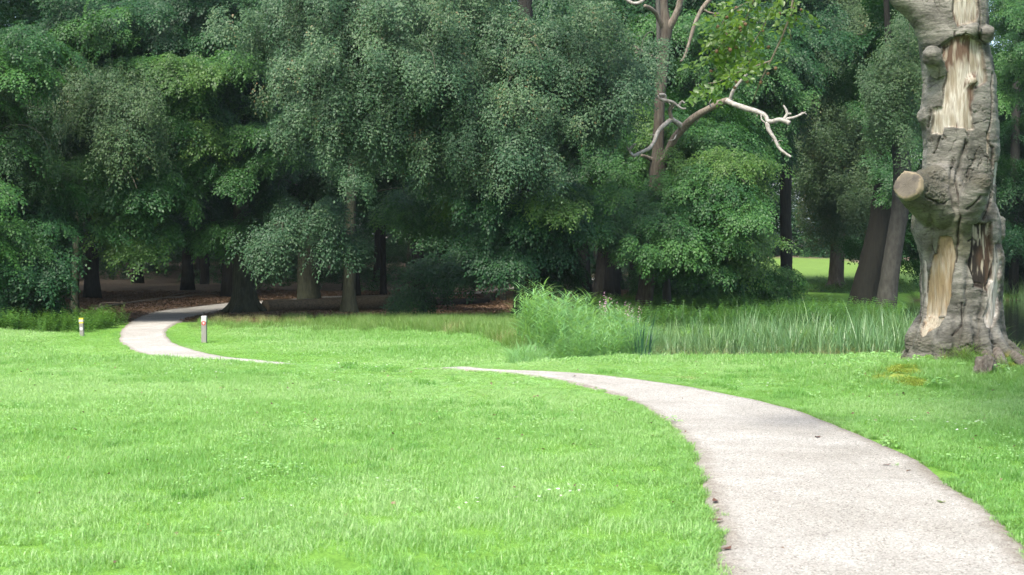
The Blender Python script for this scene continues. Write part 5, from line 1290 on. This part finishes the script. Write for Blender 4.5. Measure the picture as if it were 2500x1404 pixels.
# moss cushions, tufts and weeds on the mound
def cushion(u, v, w_, h_, lab, seed):
    g = gp(u, v); rr = np.random.default_rng(seed); n_ = 40; th_ = np.linspace(0, 2 * pi, n_, endpoint=False); V_ = []; Fc = []
    for k_ in range(10):
        q_ = k_ / 9; rad = (1 - q_ ** 1.6) if k_ < 9 else 0.02
        for t_ in th_: V_.append([w_ * cos(t_) * (1 - q_) ** .6 * (1 + .15 * sin(3 * t_ + seed)), .7 * w_ * sin(t_) * (1 - q_) ** .6, h_ * math.sin(q_ * pi / 2) - .05])
    V_ = np.array(V_); V_ += (fbm(V_ + seed, 12, 3) * .06)[:, None] * np.array([.7, .7, 1.0])
    for k_ in range(9):
        for j in range(n_): Fc.append((k_ * n_ + j, k_ * n_ + (j + 1) % n_, (k_ + 1) * n_ + (j + 1) % n_, (k_ + 1) * n_ + j))
    Fc.append(tuple(range(9 * n_, 10 * n_)))
    tag(link('moss_cushion', mesh_from('moss_cushion', V_, Fc, [M['moss']]), loc=tuple(g)), lab, 'moss', 'moss round the old trunk')
cushion(2198, 925, .22, .10, 'larger yellow moss cushion on the mound left of the old trunk', 1)
cushion(2170, 900, .13, .08, 'small moss cushion just above the larger one', 2)
cushion(2208, 856, .20, .09, 'moss hugging the left root of the old trunk', 3)
cushion(2440, 905, .16, .06, 'moss pad by the grey slab at the right foot', 4)
M['mossfrond'] = leaf_mat('moss_frond', (0.16, 0.25, 0.04), (0.28, 0.36, 0.07), (0.42, 0.47, 0.14), .3, .8, .1)
r = np.random.default_rng(899); mp_ = []
for u, v, w_ in ((2198, 918, .26), (2170, 898, .16), (2215, 905, .2), (2150, 925, .12), (2230, 935, .15), (2208, 858, .22), (2440, 905, .18), (2470, 895, .2), (2190, 880, .14)):
    g = gp(u, v); k_ = int(900 * w_); mp_.append(g[:2] + r.normal(0, w_ * .42, (k_, 2)) * [1, 1.6])
mp_ = np.vstack(mp_); mp_ = mp_[((mp_[:, 0] - bx_) / .66) ** 2 + ((mp_[:, 1] - by_) / .62) ** 2 > 1]
mh = .03 * sm(-.3, .5, noise(np.column_stack([mp_, mp_[:, :1] * 0]), 5)) + .012
lay('moss', mp_[:, 0], mp_[:, 1], group_of('moss_frond', [tuft(860 + k_, 40, .05, .012, .035, .006, .5, 1.5) for k_ in range(4)], 'mossfrond'), r.uniform(.8, 1.4, len(mp_)), r.uniform(.1, .9, len(mp_)), 23, 'yellow green moss growing over the mound and roots of the old trunk', mh)
r = np.random.default_rng(900)
NGm = group_of('mound_tuft', [tuft(870 + k_, 60, .13, .05, .16, .006, .3, 1.1) for k_ in range(4)], 'grass')
n = 2000
x = r.normal(6.1, .95, n); y = r.normal(19.0, .62, n)
k_ = (((x - bx_) / .72) ** 2 + ((y - by_) / .66) ** 2 > 1) & (np.min(np.hypot(x[:, None] - mp_[None, ::12, 0], y[:, None] - mp_[None, ::12, 1]), 1) > .10); x, y = x[k_], y[k_]
lay('mound_grass', x, y, NGm, r.uniform(.6, 1.1, len(x)), r.uniform(.1, .8, len(x)), 20, 'longer grass on the mound at the foot of the old trunk')
NGv = group_of('mound_weed', [rosette(890 + k_, 26, .06, .12, .14) for k_ in range(4)], 'weed')
px_ = [(2195, 872), (2180, 885), (2240, 890), (2262, 893), (2285, 890), (2425, 915), (2452, 920), (2080, 885), (2100, 900), (2125, 880), (2135, 905), (2060, 915), (2110, 925), (2150, 868), (2160, 875), (2290, 950), (2310, 945), (2330, 905), (2405, 930), (2440, 918), (2075, 945), (2095, 950), (2470, 850), (2478, 868), (2465, 880), (2130, 1045), (2380, 1050), (2220, 1060), (2180, 1095), (1640, 1040), (760, 1055), (790, 1048), (660, 1150), (690, 1158), (820, 1040)]
P_ = np.array([gp(u, v) for u, v in px_])
lay('mound_weeds', P_[:, 0], P_[:, 1], NGv, np.where(np.arange(len(P_)) < 18, 1.0, .6) * r.uniform(.8, 1.2, len(P_)), r.uniform(.3, .9, len(P_)), 21, 'broad leaved weeds by the old trunk and in the lawn')
NGk = group_of('dark_tuft', [tuft(910 + k_, 60, .10, .25, .5, .009, .4, 1.2) for k_ in range(3)], 'grassdark')
px_ = [(2380, 900), (2450, 905), (2300, 885), (2345, 885), (2360, 888), (2330, 880), (2370, 890), (2320, 878), (2462, 800), (2470, 830), (2468, 860), (2480, 875)]
P_ = np.array([gp(u, v) for u, v in px_])
lay('root_grass', P_[:, 0], P_[:, 1] - .05, NGk, r.uniform(.6, .85, len(P_)), r.uniform(.3, .9, len(P_)), 22, 'dark arching grass against the foot of the old trunk', 0, 3)

# ================================================================== NEAR BEECH whose bough hangs into view
nb = empty('beech_tree', (9.4, 8.2, Hs(9.4, 8.2)), 'beech standing just outside the right of the frame with one hanging bough in view', 'tree')
trunk_obj(nb, [(9.4, 8.2, -.2), (9.35, 8.2, 1.0), (9.2, 8.4, 4), (8.9, 8.6, 9), (8.6, 9, 13)], [.62, .46, .40, .30, .12], 'barkgrey', seed=12, n=40)
rr = np.random.default_rng(31); outp = []
for k_ in range(85):
    a = rr.uniform(0, 6.28); rad = 4.2 * math.sqrt(rr.random()); tip = np.array([6.3 + rad * cos(a) * 1.15, 9.6 + rad * sin(a) * 1.0, 0]); tip[2] = rr.uniform(6.6, 11)
    outp.append(bough_points(rr, tip, np.array([cos(a), sin(a)]), rr.uniform(1.5, 2.6), rr.uniform(.7, 1.2), .2, 56, .5))
P = np.vstack([o[0] for o in outp]); kk = P[:, 2] > 1.6 + .2 * P[:, 1] + .5
scatter('crown', points_mesh('crown', P[kk] - np.array(nb.location), np.vstack([o[1] for o in outp])[kk], np.concatenate([o[2] for o in outp])[kk], np.concatenate([o[3] for o in outp])[kk], 5, 3), SG['mid'], nb)
def bigleaf_spray(seed, n=12, L=.30):
    r = np.random.default_rng(seed); Q = Quads()
    for k_ in range(n):
        q_ = (k_ + .5) / n; c_ = np.array([q_ * L, 0, -.25 * L * q_ * q_]); s_ = 1 if k_ % 2 else -1
        d = np.array([.7, s_ * .8, r.normal(-.1, .35)]); d /= np.linalg.norm(d); up = np.array([r.normal(0, .6), r.normal(0, .6), 1]); sd = np.cross(up, d); sd /= np.linalg.norm(sd); ln = .062 * r.uniform(.7, 1.2); wd = ln * .62
        st = c_ + d * .008
        rowsq = [(0, .0), (.25, .42), (.5, .5), (.78, .33), (1, .02)]
        v = []; u_ = np.cross(d, sd)
        for t_, w_ in rowsq: m_ = st + d * ln * t_ - u_ * ln * .15 * t_ * t_; v += [m_ - sd * wd * w_ + u_ * wd * w_ * .3, m_, m_ + sd * wd * w_ + u_ * wd * w_ * .3]
        f = []
        for t_ in range(4): f += [(3 * t_, 3 * t_ + 1, 3 * t_ + 4, 3 * t_ + 3), (3 * t_ + 1, 3 * t_ + 2, 3 * t_ + 5, 3 * t_ + 4)]
        Q.add(np.array(v), f, r.random())
    return Q
M['beechleaf'] = leaf_mat('near_beech_leaf', (.040, .095, .020), (.07, .14, .028), (.13, .21, .040), .5, .4, .5)
NGq = group_of('near_spray', [bigleaf_spray(930 + k_) for k_ in range(5)], 'beechleaf')
YB = 12.0
stems = [[(1960, -60), (1935, 20), (1906, 95), (1880, 150), (1858, 190), (1846, 225), (1836, 250)], [(1912, -60), (1895, 0), (1865, 60), (1835, 110), (1815, 135)], [(1860, -60), (1840, 0), (1815, 55), (1790, 105), (1760, 150), (1735, 185)],
         [(1880, 150), (1850, 160), (1800, 178), (1755, 200), (1728, 205)], [(1840, 0), (1800, 20), (1770, 45), (1752, 85)], [(1935, 20), (1925, 60), (1930, 100)], [(1815, 55), (1785, 70), (1760, 110), (1745, 130)]]
bo = None; PP = []; DD = []
for k_, s_ in enumerate(stems):
    pts = np.array([at(u, v, YB + .25 * sin(k_ * 1.7) + .08 * j) for j, (u, v) in enumerate(s_)])
    if bo is None: bo = trunk_obj(nb, np.vstack([[(8.9, 8.6, 8.5), (6.2, 10.2, 8.0), (3.4, 11.6, 5.6)], pts]), [.13, .07, .03] + list(np.linspace(.011, .004, len(pts))), 'twig', 'hanging_bough', 8, 0, .1, 50, 3)
    else: trunk_obj(nb, pts, np.linspace(.006, .0025, len(pts)), 'twig', 'twig', 5, 0, .1, 16, k_, sub=None)
    S = spline(pts, 40)
    for j in range(3, 40):
        if S[j, 2] > 4.3: continue
        dns = 1.0 if k_ not in (0, 5) else .35
        for _ in range(2):
            if S[j, 2] > CAMZ + (HOR - 205) / F * YB and rr.random() < dns * .25:
                PP.append(S[j] + rr.normal(0, .05, 3)); t_ = S[min(j + 1, 39)] - S[j - 1]; t_ /= np.linalg.norm(t_); DD.append(t_ * .5 + np.array([rr.normal(-.2, .5), rr.normal(-.1, .5), rr.normal(-.1, .25)]))
PP = np.array(PP); DD = np.array(DD); up = np.stack([rr.normal(0, .4, len(PP)), rr.normal(-.3, .4, len(PP)), np.ones(len(PP))], 1)
scatter('hanging_leaves', points_mesh('hanging_leaves', PP - np.array(nb.location), frame_euler(DD, up), rr.uniform(.7, 1.1, len(PP)), rr.uniform(.1, .9, len(PP)), 5, 8), NGq, nb)
hv, hf = tube_geo([(0, 0, -.014), (0, 0, -.006), (0, 0, .006), (0, 0, .015)], [.004, .013, .012, .003], 8)
NGn = scatter_tree([src('husk_source', mesh_from('husk_source', hv, hf, [M['husk']]))], 'husk_scatter')
kk = rr.random(len(PP)) < .45; PN = PP[kk] + rr.normal(0, .05, (kk.sum(), 3)); PN[:, 2] -= .03
scatter('nut_husks', points_mesh('nut_husks', PN - np.array(nb.location), rr.uniform(-1, 1, (len(PN), 3)), rr.uniform(.8, 1.3, len(PN)), rr.random(len(PN)), 1, 9), NGn, nb)

# ================================================================== WAYMARK POSTS
def post(u, vb, vt, hw, lab, kind, tilt=0):
    g = gp(u, vb); k_ = g[1] / F; h = (vb - vt) * k_; R = hw * k_
    root = empty('waymark_post', tuple(g), lab, 'post', 'low waymark posts beside the path')
    root.rotation_euler = (0, tilt, 0)
    th_ = np.linspace(0, 2 * pi, 4, endpoint=False) + pi / 4
    def prism(z0, z1, rad, mat, name, bev=.008, yo=0):
        s_ = rad; c_ = bev; ring = [(-s_ + c_, -s_), (s_ - c_, -s_), (s_, -s_ + c_), (s_, s_ - c_), (s_ - c_, s_), (-s_ + c_, s_), (-s_, s_ - c_), (-s_, -s_ + c_)]
        V_ = [(a, b + yo, z0) for a, b in ring] + [(a, b + yo, z1 - bev) for a, b in ring] + [(a * .9, b * .9 + yo, z1) for a, b in ring]
        Fc = [tuple(range(8))[::-1], tuple(range(16, 24))] + [(i, (i + 1) % 8, 8 + (i + 1) % 8, 8 + i) for i in range(8)] + [(8 + i, 8 + (i + 1) % 8, 16 + (i + 1) % 8, 16 + i) for i in range(8)]
        return link(name, mesh_from(name, V_, Fc, [M[mat]], smooth=False), root)
    def disc(z, rad, mat, name, yo):
        V_ = [(0, -yo, z)] + [(rad * cos(t_), -yo, z + rad * sin(t_)) for t_ in np.linspace(0, 2 * pi, 24, endpoint=False)]
        return link(name, mesh_from(name, V_, [(0, 1 + i, 1 + (i + 1) % 24) for i in range(24)], [M[mat]], smooth=False), root)
    prism(-.15, h - .002, R, 'postwood', 'shaft')
    if kind == 'red':
        prism(h * .80, h + .006, R + .002, 'white', 'painted_top')
        zc = h * .745; disc(zc, R * .92, 'red', 'red_disc', R + .004)
        a_ = R * .62
        V_ = [(-a_, zc - a_ * .05), (0, zc + a_ * .95), (a_, zc - a_ * .05), (a_ * .36, zc - a_ * .05), (a_ * .36, zc - a_ * .75), (-a_ * .36, zc - a_ * .75), (-a_ * .36, zc - a_ * .05)]
        link('white_arrow', mesh_from('white_arrow', [(a, -(R + .008), b) for a, b in V_], [(0, 6, 3, 2, 1), (6, 5, 4, 3)], [M['white']], smooth=False), root)
    else:
        prism(h * .72, h + .006, R + .002, 'yellow', 'yellow_band'); prism(h * .80, h * .93, R + .004, 'white', 'white_mark', .004)
        disc(h * .42, R * .9, 'white', 'white_disc', R + .006)
post(498, 838, 772, 6.0, 'taller grey post with white top and red disc with white arrow', 'red')
post(200, 821, 777, 4.6, 'shorter grey post with yellow top and white disc, left of the path', 'yellow', -.05)
# ================================================================== THIN SUMMER HAZE
m, nt, N, L = new_mat('thin_haze')
out = nd(N, 'ShaderNodeOutputMaterial'); pv = nd(N, 'ShaderNodeVolumePrincipled')
pv.inputs['Color'].default_value = (0.75, 0.92, 0.95, 1); pv.inputs['Density'].default_value = HAZE
pv.inputs['Anisotropy'].default_value = 0.2
L.new(pv.outputs[0], out.inputs['Volume'])
HV = [(x_, y_, z_) for z_ in (-8, 52) for x_, y_ in ((-905, -605), (905, -605), (905, 1505), (-905, 1505))]
hz = link('haze', mesh_from('haze', HV, [(0, 3, 2, 1), (4, 5, 6, 7), (0, 1, 5, 4), (1, 2, 6, 5), (2, 3, 7, 6), (3, 0, 4, 7)], [m], smooth=False), kind='stuff')
hz['label'] = 'thin pale summer haze hanging in the air of the park'
